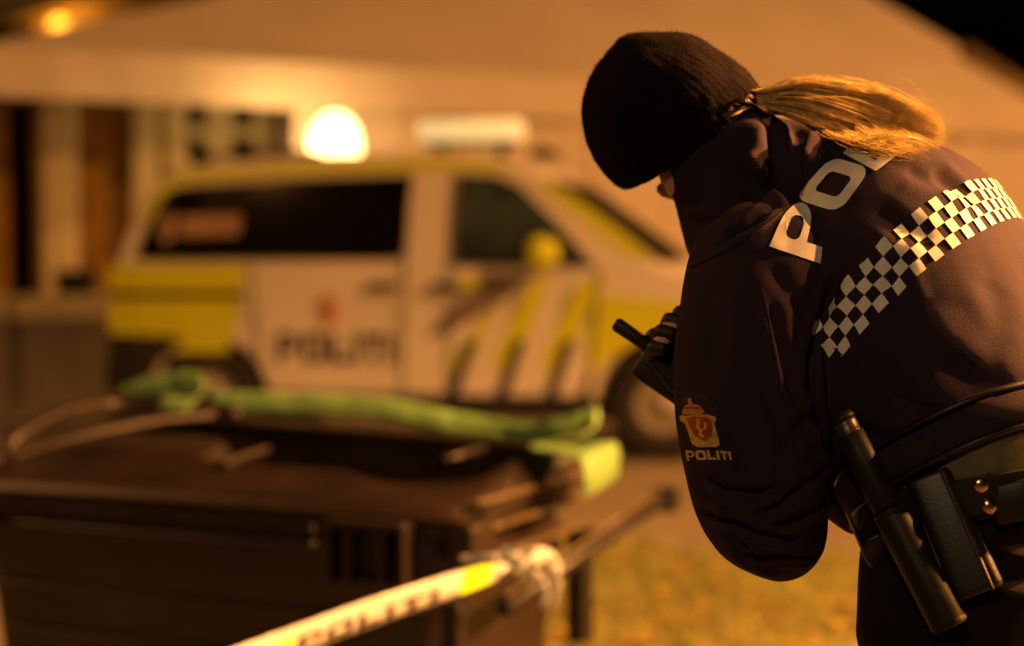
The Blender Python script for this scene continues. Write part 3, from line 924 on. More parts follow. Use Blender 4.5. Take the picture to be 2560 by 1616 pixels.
def ribbon(ctrl, n, width, thick=.0012, crinkle=0.0):
    """flat band: ctrl points of (pos, width-direction[, width scale]); returns verts, faces and per-row data"""
    rows = spline([tuple(c[0]) + tuple(Vector(c[1]).normalized()) + ((c[2] if len(c) > 2 else 1.0),) for c in ctrl], n)
    vs = []; fs = []; data = []
    for k, r in enumerate(rows):
        p = Vector(r[:3]); u = Vector(r[3:6]).normalized() * (width * r[6] / 2)
        a = rows[max(k - 1, 0)]; b = rows[min(k + 1, n - 1)]
        t = (Vector(b[:3]) - Vector(a[:3])).normalized(); nn = t.cross(u).normalized()
        p = p + nn * (crinkle * math.sin(k * 1.7) * math.sin(k * .43))
        data.append((p, u, nn))
        for s in (1, .33, -.33, -1): vs.append(p + u * s + nn * (crinkle * .6 * math.sin(k * .9 + s * 2.2)) + nn * thick)
        for s in (-1, -.33, .33, 1): vs.append(p + u * s + nn * (crinkle * .6 * math.sin(k * .9 + s * 2.2)) - nn * thick)
    m = 8
    for k in range(n - 1):
        for q in range(m):
            q2 = (q + 1) % m
            fs.append((k * m + q, k * m + q2, (k + 1) * m + q2, (k + 1) * m + q))
    fs.append(tuple(range(m))); fs.append(tuple((n - 1) * m + q for q in reversed(range(m))))
    return vs, fs, data


# green plastic band thrown over the lid
gb = empty('green_band', bloc(hw, hd, RIM + .12))
GO = gb.location.copy()
tag(gb, 'bright green plastic band draped along the rear edge of the container lid', 'plastic band')
up = Vector((0, 0, 1)); LZ = RIM + .17


def on_lid(px, py, dback):
    """pixel on the plane dback metres behind the container's front face"""
    o = Vector((0, 0, CAM_H)); v = CAM_R @ Vector(((px - 1280) / FPX, (808 - py) / FPX, -1))
    p0 = bloc(0, -hd + dback, 0)
    return o + v * ((p0 - o).dot(bey) / v.dot(bey))


def green(ctrl, n, wd, cr=.0018):
    v, f, _ = ribbon([(Vector(c[0]) - GO,) + tuple(c[1:]) for c in ctrl], n, wd, .0015, cr)
    return mk('band_strip', v, f, M_GREEN, gb, smooth=True)


tilt = (up * .95 + bey * .3)
green([(on_lid(518, 1003, .70), tilt), (on_lid(640, 1006, .70), tilt), (on_lid(800, 1012, .70), tilt), (on_lid(960, 1022, .70), tilt), (on_lid(1090, 1048, .70), tilt), (on_lid(1200, 1068, .70), tilt),
       (on_lid(1310, 1085, .68), up), (on_lid(1400, 1068, .66), up * .8 + bex * .3), (on_lid(1480, 1040, .66), up * .7 + bex * .4)], 60, .062)
green([(on_lid(300, 975, .68), up, .25), (on_lid(360, 968, .68), up, .9), (on_lid(440, 965, .68), up, 1.3), (on_lid(480, 968, .66), up * .9 + bey * .4, 1.5), (on_lid(496, 990, .60), up * .6 + bey * .8, 1.4),
       (on_lid(470, 1012, .56), up * .5 + bey * .8, 1.0), (on_lid(400, 1004, .58), up * .6 + bey * .6, .7)], 40, .065)
green([(on_lid(1480, 1042, .66), up * .7 + bex * .3), (on_lid(1486, 1070, .64), up * .3 + bey * .6), (on_lid(1440, 1092, .60), bey, 1.0), (on_lid(1350, 1112, .54), bey * .9 + bex * .2, 1.6), (on_lid(1400, 1122, .48), bey, 2.8), (on_lid(1480, 1126, .46), bey + up * .1, 3.6),
       (on_lid(1502, 1140, .46), bey + up * .1, 3.8), (on_lid(1506, 1185, .46), bey + up * .1, 3.7), (on_lid(1500, 1222, .47), bey + up * .1, 3.5)], 60, .060, .0015)

# ------------------------------------------------------------------ barrier tape
tp = empty('barrier_tape', at(1350, 1430, 3.93))
TPO = tp.location.copy()
tag(tp, 'white police barrier tape with yellow blocks knotted to the container corner', 'barrier tape')
TW = .062
k_at = at(1345, 1400, 3.92)
far = at(470, 1668, 3.15); far2 = at(150, 1760, 2.9)
wup = Vector((0.22, 0, 1)).normalized()
ctrl = [(at(1330, 1408, 3.93), Vector((.3, .5, .8)), .35), (at(1265, 1424, 3.88), Vector((.3, .5, .7)), .60), (at(1180, 1448, 3.82), Vector((.2, .3, .9)), .80), (at(1060, 1487, 3.72), wup, .92), (at(900, 1542, 3.58), wup), (at(715, 1610, 3.38), wup), (at(490, 1692, 3.18), wup), (at(170, 1800, 2.95), wup)]
ctrl = [(c[0] - TPO,) + tuple(c[1:]) for c in ctrl]
v, f, rows = ribbon(ctrl, 160, TW, .0006, .0008)
mk('tape_strip', v, f, M_TAPEW, tp, smooth=True)
cum = [0.0]
for a_, b_ in zip(rows, rows[1:]): cum.append(cum[-1] + (b_[0] - a_[0]).length)


def tape_pt(s, t, lift=.0022):
    """point on the camera side of the tape: s metres from the knot end, t -1..1 across"""
    s = max(0, min(cum[-1] - 1e-4, s))
    k = int(np.searchsorted(cum, s, side='right')) - 1
    q = (s - cum[k]) / (cum[k + 1] - cum[k])
    p = rows[k][0].lerp(rows[k + 1][0], q); u = rows[k][1].lerp(rows[k + 1][1], q); nn = rows[k][2].lerp(rows[k + 1][2], q)
    side = -1 if nn.y > 0 else 1
    return p + u * t + nn * (side * lift)


def tape_quad(name, s0, s1, t0, t1, m, n=8):
    V = [tape_pt(s0 + (s1 - s0) * i / n, t0 + (t1 - t0) * j / 3) for i in range(n + 1) for j in range(4)]
    F = [(i * 4 + j, i * 4 + j + 1, (i + 1) * 4 + j + 1, (i + 1) * 4 + j) for i in range(n) for j in range(3)]
    return mk(name, V, F, m, tp)


def s_of(px):
    best = min(range(len(rows)), key=lambda k: abs(proj(rows[k][0] + TPO)[0] - px)); return cum[best]


def proj(p):
    q = CAM_M.inverted() @ Vector(p)
    return (1280 + FPX * q.x / -q.z, 808 - FPX * q.y / -q.z)


tape_quad('yellow_block', s_of(1228), s_of(1152), -1, 1, M_TAPEY)
tape_quad('yellow_block', s_of(735), s_of(640), -1, .2, M_TAPEY)
letters, wt = word('POLITI', .2, .4)
s1, s0 = s_of(1095), s_of(745)
for ch, v2, f2 in letters:
    # reads from the lower left up to the knot
    mk('letter', [tape_pt(s0 + (s1 - s0) * u / wt, -.80 + .95 * vv) for u, vv in v2], f2, M_TAPEB, tp)
stp = at(170, 1800, 2.95)
stk = empty('barrier_stake', (stp.x, stp.y, 0))
MB().tube([(0, 0, 0), (0, 0, .06), (0, 0, stp.z + .035), (0, 0, stp.z + .045)], [.012, .022, .022, .017], 10).build('stake_pole', M_CREAM, stk, smooth=True)
MB().tube([(0, 0, stp.z - .05), (0, 0, stp.z + .02)], .0245, 12).build('tape_wrap', M_TAPEW, stk, smooth=True)
tag(stk, 'short pale stake holding the near end of the barrier tape, below the picture edge', 'stake')
# knot: loops round the corner block with crumpled tails
def loop(ctrl, n, wd, cr):
    v_, f_, _ = ribbon([(c[0] - TPO,) + tuple(c[1:]) for c in ctrl], n, wd, .0008, cr)
    mk('knot_loop', v_, f_, M_TAPEW, tp, smooth=True)
loop([(at(1150, 1398, 3.93), up, .5), (at(1215, 1396, 3.90), up, .7), (at(1290, 1392, 3.88), up + bey * .3, .8), (at(1350, 1380, 3.88), up, .8), (at(1392, 1400, 3.92), bey, .7), (at(1398, 1450, 3.96), bey + up * .2, .6)], 40, .024, .004)
loop([(at(1290, 1415, 3.89), up, .6), (at(1345, 1400, 3.86), up, .9), (at(1385, 1430, 3.87), bex + up * .3, .9), (at(1392, 1475, 3.88), bex, .7), (at(1380, 1512, 3.89), bex, .5)], 36, .024, .004)
loop([(at(1300, 1420, 3.88), up, .5), (at(1340, 1440, 3.86), up + bex, .7), (at(1362, 1480, 3.86), bex, .6), (at(1356, 1520, 3.87), bex, .4)], 30, .03, .004)
loop([(at(1255, 1378, 3.94), up, .6), (at(1300, 1385, 3.90), up, .9), (at(1345, 1395, 3.86), up, 1.0), (at(1310, 1412, 3.84), up, .9), (at(1270, 1400, 3.86), up, .5)], 36, .03, .004)
loop([(at(1325, 1400, 3.85), up, .9), (at(1338, 1425, 3.84), up, 1.0), (at(1315, 1436, 3.87), up, .7), (at(1290, 1445, 3.9), up, .4)], 24, .028, .003)

# ------------------------------------------------------------------ officer: frame and joints
PHI = math.radians(35)
FWD = Vector((-math.cos(PHI), math.sin(PHI), 0)); RGT = Vector((math.sin(PHI), math.cos(PHI), 0))


def interp_rows(rows, n):
    return spline(rows, n)


# spine rows: px, py, depth, half width, dorsal depth, ventral depth
SPINE = [(2452, 1135, 2.12, .190, .150, .150), (2414, 1058, 2.135, .187, .152, .142), (2325, 930, 2.17, .205, .168, .135), (2225, 790, 2.21, .215, .186, .130),
         (2130, 670, 2.25, .205, .192, .120), (2045, 580, 2.28, .150, .158, .105), (1965, 510, 2.305, .088, .092, .080)]
ROWS = interp_rows([tuple(at(r[0], r[1], r[2])) + tuple(r[3:]) for r in SPINE], 34)


def spine_frame(k):
    a = Vector(ROWS[max(k - 1, 0)][:3]); b = Vector(ROWS[min(k + 1, len(ROWS) - 1)][:3])
    T = (b - a).normalized(); R = (RGT - T * RGT.dot(T)).normalized(); N = R.cross(T)
    return Vector(ROWS[k][:3]), T, R, N


def arm_geo(ctrl, n, seg=20):
    r = spline([tuple(at(*c[:3])) + (c[3],) for c in ctrl], n)
    return tube_geo([Vector(q[:3]) for q in r], [max(.004, q[3]) for q in r], seg)


ARM_L = [(1985, 640, 2.16, .060), (1915, 680, 2.10, .088), (1880, 800, 2.075, .086), (1868, 960, 2.06, .086), (1880, 1130, 2.055, .082), (1918, 1280, 2.06, .077), (1956, 1350, 2.075, .057), (1972, 1392, 2.10, .032)]
FORE_L = [(1915, 1330, 2.09, .058), (1880, 1220, 2.14, .062), (1830, 1100, 2.20, .056), (1785, 990, 2.245, .046)]
ARM_R = [(2180, 620, 2.36, .060), (2235, 670, 2.42, .085), (2230, 830, 2.48, .082), (2180, 1000, 2.52, .076), (2130, 1090, 2.53, .070), (2110, 1130, 2.52, .045)]
FORE_R = [(2130, 1100, 2.52, .058), (2020, 1040, 2.48, .058), (1920, 980, 2.42, .052), (1840, 930, 2.36, .044)]

parts = []
rings = []
for k in range(len(ROWS)):
    c, T, R, N = spine_frame(k); r = ROWS[k]
    rings.append(sring(c, R, N, r[3], r[4], r[5], 40, 2.35))
parts.append(loft(rings))
for a_ in (ARM_L, FORE_L, ARM_R, FORE_R): parts.append(arm_geo(a_, 22))
# standing collar with a chin flap
COLLAR = [(1925, 545, 2.285, .118, .095), (1880, 500, 2.275, .105, .090), (1838, 445, 2.27, .088, .085), (1805, 390, 2.272, .078, .082), (1782, 352, 2.275, .074, .080), (1765, 325, 2.277, .066, .076)]
cax = (at(1792, 360, 2.275) - at(1925, 545, 2.285)).normalized()
rg = []
for px, py, d, a_, b_ in interp_rows(COLLAR, 12):
    c = at(px, py, d)
    side = (RGT - cax * RGT.dot(cax)).normalized(); bk = side.cross(cax)
    rg.append(sring(c, bk, side, a_, b_, b_, 30, 2.1))
parts.append(loft(rg))
parts.append(tube_geo([at(1890, 345, 2.31), at(1975, 385, 2.31), at(2085, 430, 2.30)], [.034, .046, .050], 16))
parts.append(tube_geo([at(1930, 600, 2.25), at(1850, 600, 2.235), at(1762, 625, 2.23)], [.055, .050, .030], 16))
parts.append(tube_geo([at(1830, 520, 2.24), at(1775, 530, 2.235), at(1745, 560, 2.235)], [.05, .045, .03], 16))
# chest front hanging behind the arm, down to the hem pouch
parts.append(tube_geo([at(1840, 680, 2.28), at(1900, 850, 2.26), at(2040, 1050, 2.22), at(2170, 1180, 2.18), at(2212, 1300, 2.15), at(2225, 1340, 2.15)], [.06, .09, .10, .080, .050, .022], 18))
jm = remeshed(parts, .0048, 24, .5)


def creased(me, lines, seedk=1, amp=.0013):
    co, no = mesh_np(me)
    bv_ = BVHTree.FromPolygons([tuple(v) for v in co], [tuple(p.vertices) for p in me.polygons])
    disp = np.zeros(len(co))
    for pts, wd, dp in lines:
        hits = []
        for px, py in pts:
            v = (CAM_R @ Vector(((px - 1280) / FPX, (808 - py) / FPX, -1))).normalized()
            h = bv_.ray_cast(Vector((0, 0, CAM_H)), v)
            if h[0] is not None: hits.append(np.array(h[0]))
        if len(hits) < 2: continue
        best = np.full(len(co), 9.0)
        tt = np.zeros(len(co)); L = len(hits) - 1
        for k, (a0, b0) in enumerate(zip(hits, hits[1:])):
            ab = b0 - a0; t = np.clip(((co - a0) @ ab) / (ab @ ab + 1e-12), 0, 1)
            dd = np.linalg.norm(co - (a0 + t[:, None] * ab), axis=1)
            m = dd < best; best[m] = dd[m]; tt[m] = (k + t[m]) / L
        fade = np.clip(np.minimum(tt, 1 - tt) * 5 + .25, 0, 1)
        g = np.exp(-(best / wd) ** 2); g2 = np.exp(-((best - 2.0 * wd) / (1.1 * wd)) ** 2)
        disp += fade * (-dp * g + .45 * dp * g2)
    disp += amp * (vnoise(co * np.array([16, 16, 11]), seedk) + .5 * vnoise(co * 28, seedk + 3))
    set_co(me, co + no * disp[:, None])
    return me


FOLDS = [  # photo pixel polylines on the jacket, half width, depth
    ([(1715, 655), (1800, 610), (1880, 560), (1950, 515)], .006, .012),
    ([(2110, 660), (2060, 780), (2022, 900), (2010, 980)], .007, .012),
    ([(2022, 900), (2035, 1010), (2060, 1130), (2078, 1230)], .008, .016),
    ([(1925, 745), (1945, 840), (1965, 920), (1988, 1010)], .006, .007),
    ([(1905, 930), (1930, 1010), (1960, 1080)], .009, .005),
    ([(1750, 1285), (1830, 1310), (1920, 1345), (1990, 1350)], .0055, .010),
    ([(1850, 1395), (1940, 1392), (2050, 1382)], .0055, .010),
    ([(1790, 1080), (1830, 1190), (1900, 1260)], .012, .005),
    ([(2180, 520), (2260, 570), (2330, 600)], .014, .004),
    ([(2240, 640), (2235, 700), (2265, 780)], .010, .006),
    ([(2130, 600), (2170, 640), (2180, 700)], .012, .006),
    ([(2330, 420), (2400, 480), (2440, 520)], .014, .005),
    ([(2260, 420), (2330, 455), (2420, 470)], .014, .005),
    ([(2470, 690), (2500, 800), (2480, 960)], .020, .004),
    ([(2400, 740), (2430, 840), (2420, 980)], .020, .003),
    ([(2350, 900), (2440, 960), (2540, 980)], .016, .005),
    ([(2180, 900), (2260, 1000), (2330, 1060)], .014, .005),
    ([(2110, 1060), (2200, 1110), (2300, 1120)], .012, .006),
    ([(1780, 700), (1800, 820), (1790, 940)], .016, .004),
    ([(1760, 1190), (1810, 1230), (1880, 1240), (1960, 1215)], .0055, .010),
    ([(2060, 1170), (1990, 1230), (1900, 1290)], .0055, .010),
    ([(2070, 1250), (2000, 1300), (1930, 1320)], .0055, .010),
    ([(1830, 1330), (1880, 1390), (1920, 1430)], .007, .005),
    ([(1730, 1150), (1760, 1230), (1790, 1300)], .009, .005),
    ([(2040, 1020), (1990, 1080), (1950, 1150)], .010, .005),
    ([(1850, 720), (1880, 840), (1875, 980)], .012, .005),
    ([(1930, 660), (1960, 720), (2010, 760)], .010, .004),
    # collar: opening, lapel edges
    ([(1945, 330), (1955, 390), (1960, 450), (1985, 490)], .017, .034),
    ([(1990, 340), (2005, 400), (2000, 450)], .012, .020),
    ([(1850, 395), (1905, 440), (1935, 500), (1960, 520)], .008, -.010),
    ([(1790, 560), (1840, 500), (1850, 440)], .010, .005),
    ([(1730, 480), (1760, 560), (1790, 600)], .010, .005),
    ([(2080, 350), (2060, 410), (2010, 470)], .007, .010),
]
creased(jm, FOLDS, 2)

person = None


def body_mesh():
    """one continuous body: head with face, neck, slim torso, arms, hands with fingers, legs"""
    P_ = []
    for k in range(0, len(ROWS)): pass
    rg_ = []
    for k in range(len(ROWS)):
        c, T, R, N = spine_frame(k); r = ROWS[k]
        rg_.append(sring(c, R, N, max(.05, r[3] - .035), max(.04, r[4] - .035), max(.04, r[5] - .035), 24, 2.2))
    P_.append(loft(rg_))
    for a2 in (ARM_L, FORE_L, ARM_R, FORE_R): P_.append(arm_geo([(q[0], q[1], q[2], max(.02, q[3] - .022)) for q in a2], 14, 12))
    return P_


# head frame
PH = math.radians(25); LH = math.radians(36); ROLL = math.radians(20)
hF = Vector((-math.cos(PH), math.sin(PH), 0)); hR = Vector((math.sin(PH), math.cos(PH), 0))
hC = (Vector((0, 0, 1)) * math.cos(LH) + hF * math.sin(LH)).normalized()
hD = (hF * math.cos(LH) - Vector((0, 0, 1)) * math.sin(LH)).normalized()
hC, hR = (hC * math.cos(ROLL) - hR * math.sin(ROLL)), (hR * math.cos(ROLL) + hC * math.sin(ROLL))
HEAD = at(1697, 300, 2.285)
CAPM = Matrix((hD, -hR, hC)).transposed()     # beanie frame
PH2 = math.radians(50); LH2 = math.radians(68)  # the face itself is bowed further
hF = Vector((-math.cos(PH2), math.sin(PH2), 0)); hR2 = Vector((math.sin(PH2), math.cos(PH2), 0))
hC2 = (Vector((0, 0, 1)) * math.cos(LH2) + hF * math.sin(LH2)).normalized(); hD2 = (hF * math.cos(LH2) - Vector((0, 0, 1)) * math.sin(LH2)).normalized()
HM = Matrix((hD2, -hR2, hC2)).transposed()    # local x = face, y = her left, z = crown


HEADF = HEAD + Vector((.034, .000, -.010))


def hp(x, y, z): return HEADF + HM @ Vector((x, y, z))


def build_head():
    S = []
    S.append(sphere_geo(hp(-.004, 0, .018), (.080, .064, .070), 28, 18, HM))          # cranium
    S.append(sphere_geo(hp(.028, 0, -.035), (.066, .060, .075), 24, 16, HM))          # face
    S.append(sphere_geo(hp(.055, 0, -.085), (.034, .036, .030), 18, 12, HM))          # chin
    S.append(sphere_geo(hp(.088, 0, .012), (.016, .045, .014), 16, 10, HM))           # brow
    S.append(tube_geo([hp(.088, 0, .008), hp(.100, 0, -.012), hp(.112, 0, -.034), hp(.098, 0, -.042)], [.007, .009, .012, .008], 12))  # nose
    S.append(sphere_geo(hp(.086, 0, -.064), (.014, .022, .007), 14, 8, HM))           # upper lip
    S.append(sphere_geo(hp(.085, 0, -.074), (.013, .019, .008), 14, 8, HM))           # lower lip
    for s in (-1, 1):
        S.append(sphere_geo(hp(.055, s * .045, -.02), (.030, .022, .030), 14, 10, HM))  # cheek
        S.append(sphere_geo(hp(-.008, s * .078, -.012), (.018, .010, .032), 14, 10, HM))  # ear
    S.append(tube_geo([hp(-.02, 0, -.03), at(1850, 450, 2.285), at(1920, 540, 2.29), at(2000, 600, 2.28)], [.058, .057, .062, .07], 20))
    return S


def hand_geo(palm, wrist, grip, s):
    """palm at palm, coming from wrist, fingers curling towards grip"""
    S = []
    ax = (palm - wrist).normalized(); gv = (grip - ax * grip.dot(ax)).normalized(); lat = ax.cross(gv) * s
    pm = [sring(wrist.lerp(palm, t) , lat, gv, a2, b2, b2, 14, 2.6) for t, a2, b2 in ((0, .026, .020), (.4, .034, .016), (.8, .040, .015), (1.15, .038, .013))]
    S.append(loft(pm))
    kn = wrist.lerp(palm, 1.15)
    for i, (off, ln) in enumerate(((.030, .072), (.010, .080), (-.010, .075), (-.029, .060))):
        b0 = kn + lat * off; p1 = b0 + ax * ln * .45; p2 = p1 + (ax * .35 + gv * .9).normalized() * ln * .33; p3 = p2 + (gv * .8 - ax * .5).normalized() * ln * .28
        S.append(tube_geo([b0 - ax * .02, b0, p1, p2, p3], [.0095, .0098, .009, .0085, .007], 10))
    t0 = wrist.lerp(palm, .35) + lat * .030
    S.append(tube_geo([t0, t0 + lat * .024 + ax * .022, t0 + lat * .026 + ax * .048 + gv * .014, t0 + lat * .014 + ax * .062 + gv * .03], [.013, .012, .010, .008], 10))
    return S


PARTS = body_mesh() + build_head()
WL = at(1785, 990, 2.245); HL = at(1742, 925, 2.255); WR = at(1840, 930, 2.36); HR = at(1772, 905, 2.325)
PARTS += hand_geo(at(1706, 905, 2.232), at(1775, 985, 2.238), Vector((.1, -.75, .55)), 1) + hand_geo(at(1755, 915, 2.300), WR, Vector((-.4, -.7, .3)), -1)
HIP = at(2455, 1330, 2.11)
LEGS = {}
for s, nm in ((-1, 'L'), (1, 'R')):
    hip = HIP + RGT * s * .088 + FWD * .0
    hip.z = .93
    knee = Vector((hip.x, hip.y, .50)) + FWD * (.05 if s < 0 else -.02) + RGT * s * .02
    ank = Vector((hip.x, hip.y, .10)) + FWD * (-.01 if s < 0 else -.10) + RGT * s * .03
    LEGS[nm] = (hip, knee, ank)
    PARTS.append(tube_geo([hip + Vector((0, 0, .10)), hip, hip.lerp(knee, .5), knee, knee.lerp(ank, .4), ank, ank - Vector((0, 0, .06))], [.075, .082, .070, .050, .050, .034, .036], 14))
    PARTS.append(tube_geo([ank - Vector((0, 0, .05)) - FWD * .04, ank - Vector((0, 0, .055)) + FWD * .05, ank - Vector((0, 0, .07)) + FWD * .15], [.036, .036, .022], 12))
PARTS.append(loft([sring(HIP + Vector((0, 0, dz)), RGT, -FWD, a2, b2, b2, 20) for dz, a2, b2 in ((.16, .14, .10), (.02, .15, .11), (-.12, .13, .10))]))
bmz = remeshed(PARTS, .0062, 2, .4)
person = link_mesh('person', bmz, M_SKIN, None, True)
tag(person, 'officer in dark jacket and black beanie bending forward with a blonde ponytail', 'person')
jacket = link_mesh('jacket', jm, M_JACKET, person, True)
for s in (-1, 1):
    mk('eye', *sphere_geo(hp(.080, s * .030, -.006), .012, 14, 10), mat('eye_white', (.75, .72, .68), .2, var=.02), person, smooth=True)

# ------------------------------------------------------------------ beanie
def bp_(x, y, z): return HEAD + CAPM @ Vector((x, y, z))


def beanie_geo():
    prof = spline([(-.030, .110, .094, .082), (-.024, .117, .100, .087), (.00, .121, .102, .090), (.03, .119, .096, .092), (.062, .110, .080, .087), (.090, .091, .060, .072), (.110, .064, .036, .050), (.121, .032, .014, .026), (.124, .004, .001, .004)], 44)
    rg_ = []
    for z, fa, bk, la in prof:
        ring = []
        for k in range(276):
            t = 2 * math.pi * k / 276
            cx, sy = math.cos(t), math.sin(t)
            low_ = max(0.0, (.05 - z) / .08)                      # how near the edge
            r_ = 1 + .0026 * math.cos(t * 60) * min(1, (.122 - z) * 14)
            r_ += .018 * math.sin(t * 2.0 + z * 40) * low_ + .010 * math.sin(t * 5 + 1 + z * 90) * low_
            r_ += .012 * math.sin(3 * t + z * 55) * math.exp(-((z - .07) / .04) ** 2)
            x = (fa if cx > 0 else bk) * cx * r_; y = la * sy * r_
            dz = -.034 * max(0, -cx) ** 1.5 * min(1, low_ * .9) + .006 * math.sin(t * 3 + .6) * low_ * .7
            ring.append(bp_(x - .003, y, z + dz))
        rg_.append(ring)
    inner = [[HEAD + (p - HEAD) * f_ for p in rg_[0]] for f_ in (.93, .985)]
    return loft(inner + rg_, cap=True)


v_, f_ = beanie_geo()
v_ = np.array([tuple(p) for p in v_]); cen_ = np.array(HEAD)
dirs_ = (v_ - cen_) / np.linalg.norm(v_ - cen_, axis=1)[:, None]
v_ = v_ + dirs_ * (.0030 * vnoise(v_ * 26, 9) + .0012 * vnoise(v_ * 90, 10))[:, None]
be = mk('beanie', v_, f_, M_KNIT, person, smooth=True)
fz_v = []; fz_f = []
for k in RNG.integers(600, len(v_) - 300, 9000):
    p = Vector(v_[k]) + Vector(RNG.normal(0, .0008, 3)); d_ = (Vector(dirs_[k]) + Vector(RNG.normal(0, .7, 3))).normalized(); u_ = d_.orthogonal().normalized() * .00022
    L_ = RNG.uniform(.0015, .0048); i = len(fz_v)
    fz_v += [p - u_, p + u_, p + d_ * L_]; fz_f.append((i, i + 1, i + 2))
tag(mk('wool_fuzz', fz_v, fz_f, M_KNIT, be, fixn=False), None, None, None, 'stuff')

# ------------------------------------------------------------------ trousers, boots, belt
def hipring(z, a_, b_, sh=0.0, n=30, tilt=.0):
    c = Vector((HIP.x, HIP.y, 0)) + FWD * sh
    out = []
    for p in sring(c, RGT, -FWD, a_, b_, b_, n, 2.3):
        q = p - c
        out.append(Vector((p.x, p.y, z + (q.dot(-FWD) * tilt))))
    return out


TP = [loft([hipring(1.19, .150, .112, .0), hipring(1.10, .160, .122, .0), hipring(1.02, .170, .130, .0), hipring(.93, .174, .134, .0), hipring(.86, .155, .115, .0)])]
for nm in ('L', 'R'):
    hip, knee, ank = LEGS[nm]
    TP.append(tube_geo([hip + Vector((0, 0, .06)), hip - Vector((0, 0, .02)), hip.lerp(knee, .5), knee, knee.lerp(ank, .45), ank + Vector((0, 0, .04)), ank - Vector((0, 0, .01))], [.090, .096, .090, .076, .075, .072, .070], 20))
tm = remeshed(TP, .007, 6, .5)
creased(tm, [([(2230, 1440), (2300, 1500), (2420, 1560)], .012, .006), ([(2190, 1560), (2280, 1600), (2400, 1605)], .012, .006), ([(2480, 1420), (2540, 1440), (2600, 1440)], .010, .006), ([(2500, 1350), (2560, 1360), (2620, 1350)], .008, .005)], 6, .003)
trousers = link_mesh('trousers', tm, M_TROUSER, person, True)
for nm in ('L', 'R'):
    hip, knee, ank = LEGS[nm]
    bt = remeshed([tube_geo([ank + Vector((0, 0, .13)), ank, ank - Vector((0, 0, .06))], [.056, .052, .052], 16),
                   loft([[p + Vector((0, 0, 0)) for p in sring(Vector((ank.x, ank.y, z)) + FWD * .045, FWD, RGT, .145 * q, .052 * q, .052 * q, 24, 2.6)] for z, q in ((.004, .97), (.03, 1.0), (.055, .9), (.085, .6))])], .008, 4)
    link_mesh('boot', bt, M_LEATHER, person, True)


def bvh_of(*mes):
    V = []; F = []
    for me_ in mes:
        co, _ = mesh_np(me_); k = len(V)
        V += [tuple(c) for c in co]; F += [tuple(i + k for i in p.vertices) for p in me_.polygons]
    return BVHTree.FromPolygons(V, F)


BV_J = bvh_of(jm); BV_ALL = bvh_of(jm, tm)


def hit(px, py, bv_=None, lift=0.0):
    v = (CAM_R @ Vector(((px - 1280) / FPX, (808 - py) / FPX, -1))).normalized()
    h = (bv_ or BV_ALL).ray_cast(Vector((0, 0, CAM_H)), v)
    if h[0] is None: return None
    n = h[1] if h[1].dot(v) < 0 else -h[1]
    return h[0] + n * lift


hp_c = Vector((HIP.x, HIP.y, 0))
# khaki waistband, belt
mk('shirt_hem', *loft([hipring(1.200, .140, .105, .0, 40, .22), hipring(1.185, .156, .122, .0, 40, .22), hipring(1.16, .168, .132, .0, 40, .22), hipring(1.10, .172, .134, .0, 40, .22)], cap=False), M_KHAKI, person, smooth=True)
belt = mk('belt', *loft([hipring(1.082, .170, .130, 0, 48, .22), hipring(1.084, .180, .140, 0, 48, .22), hipring(1.124, .180, .140, 0, 48, .22), hipring(1.126, .170, .130, 0, 48, .22)], cap=False), M_LEATHER, person, smooth=False)
# jacket hem band
hb_ = []
for k in (0, 1, 2, 3):
    pass
c, T, R, N = spine_frame(0); r = ROWS[0]
hemrows = [(-.022, -.006), (-.020, .006), (.012, .010), (.016, -.004)]
mk('hem_band', *loft([sring(c + T * dz, R, N, r[3] + e_, r[4] + e_, r[5] + e_, 60, 2.35) for dz, e_ in hemrows], cap=False), M_JACKET, jacket, smooth=True)
for dz, e_, rr_ in ((.020, .003, .0045), (-.024, .001, .004)):
    pts_ = sring(c + T * dz, R, N, r[3] + e_, r[4] + e_, r[5] + e_, 60, 2.35)
    mk('hem_piping', *tube_geo(pts_ + [pts_[0]], rr_, 6, False), M_LEATHER, jacket, smooth=True)

# ------------------------------------------------------------------ prints on the jacket: positions round the back
def slice_pts(sf, n=181):
    """torso outline at spine position sf (row index, fractional): points from her left flank over the back to her right flank, with arc length from the spine line"""
    k = int(min(max(sf, 0), len(ROWS) - 2)); q = sf - k
    f0 = spine_frame(k); f1 = spine_frame(k + 1)
    c = f0[0].lerp(f1[0], q); R = f0[2].lerp(f1[2], q).normalized(); N = f0[3].lerp(f1[3], q).normalized()
    pts = []
    for i in range(n):
        t = math.radians(-115 + 230 * i / (n - 1))
        d = (R * math.sin(t) + N * math.cos(t)).normalized()
        h = BV_J.ray_cast(c, d)
        pts.append((h[0], h[1]) if h[0] is not None else (c + d * .2, d))
    L_ = [0.0]
    for a_, b_ in zip(pts, pts[1:]): L_.append(L_[-1] + (b_[0] - a_[0]).length)
    m = L_[n // 2]
    return [l - m for l in L_], pts, c


_cache = {}


def on_back(sf, s, lift):
    key = round(sf * 40)
    if key not in _cache: _cache[key] = slice_pts(key / 40)
    L_, pts, c = _cache[key]
    s = max(L_[0], min(L_[-1] - 1e-5, s))
    k = int(np.searchsorted(L_, s, side='right')) - 1; k = max(0, min(len(pts) - 2, k))
    q = (s - L_[k]) / max(1e-9, L_[k + 1] - L_[k])
    p = pts[k][0].lerp(pts[k + 1][0], q); n = pts[k][1].lerp(pts[k + 1][1], q).normalized()
    if n.dot(p - c) < 0: n = -n
    return p + n * lift


TW_A = math.radians(14.5); ROWM = .0175


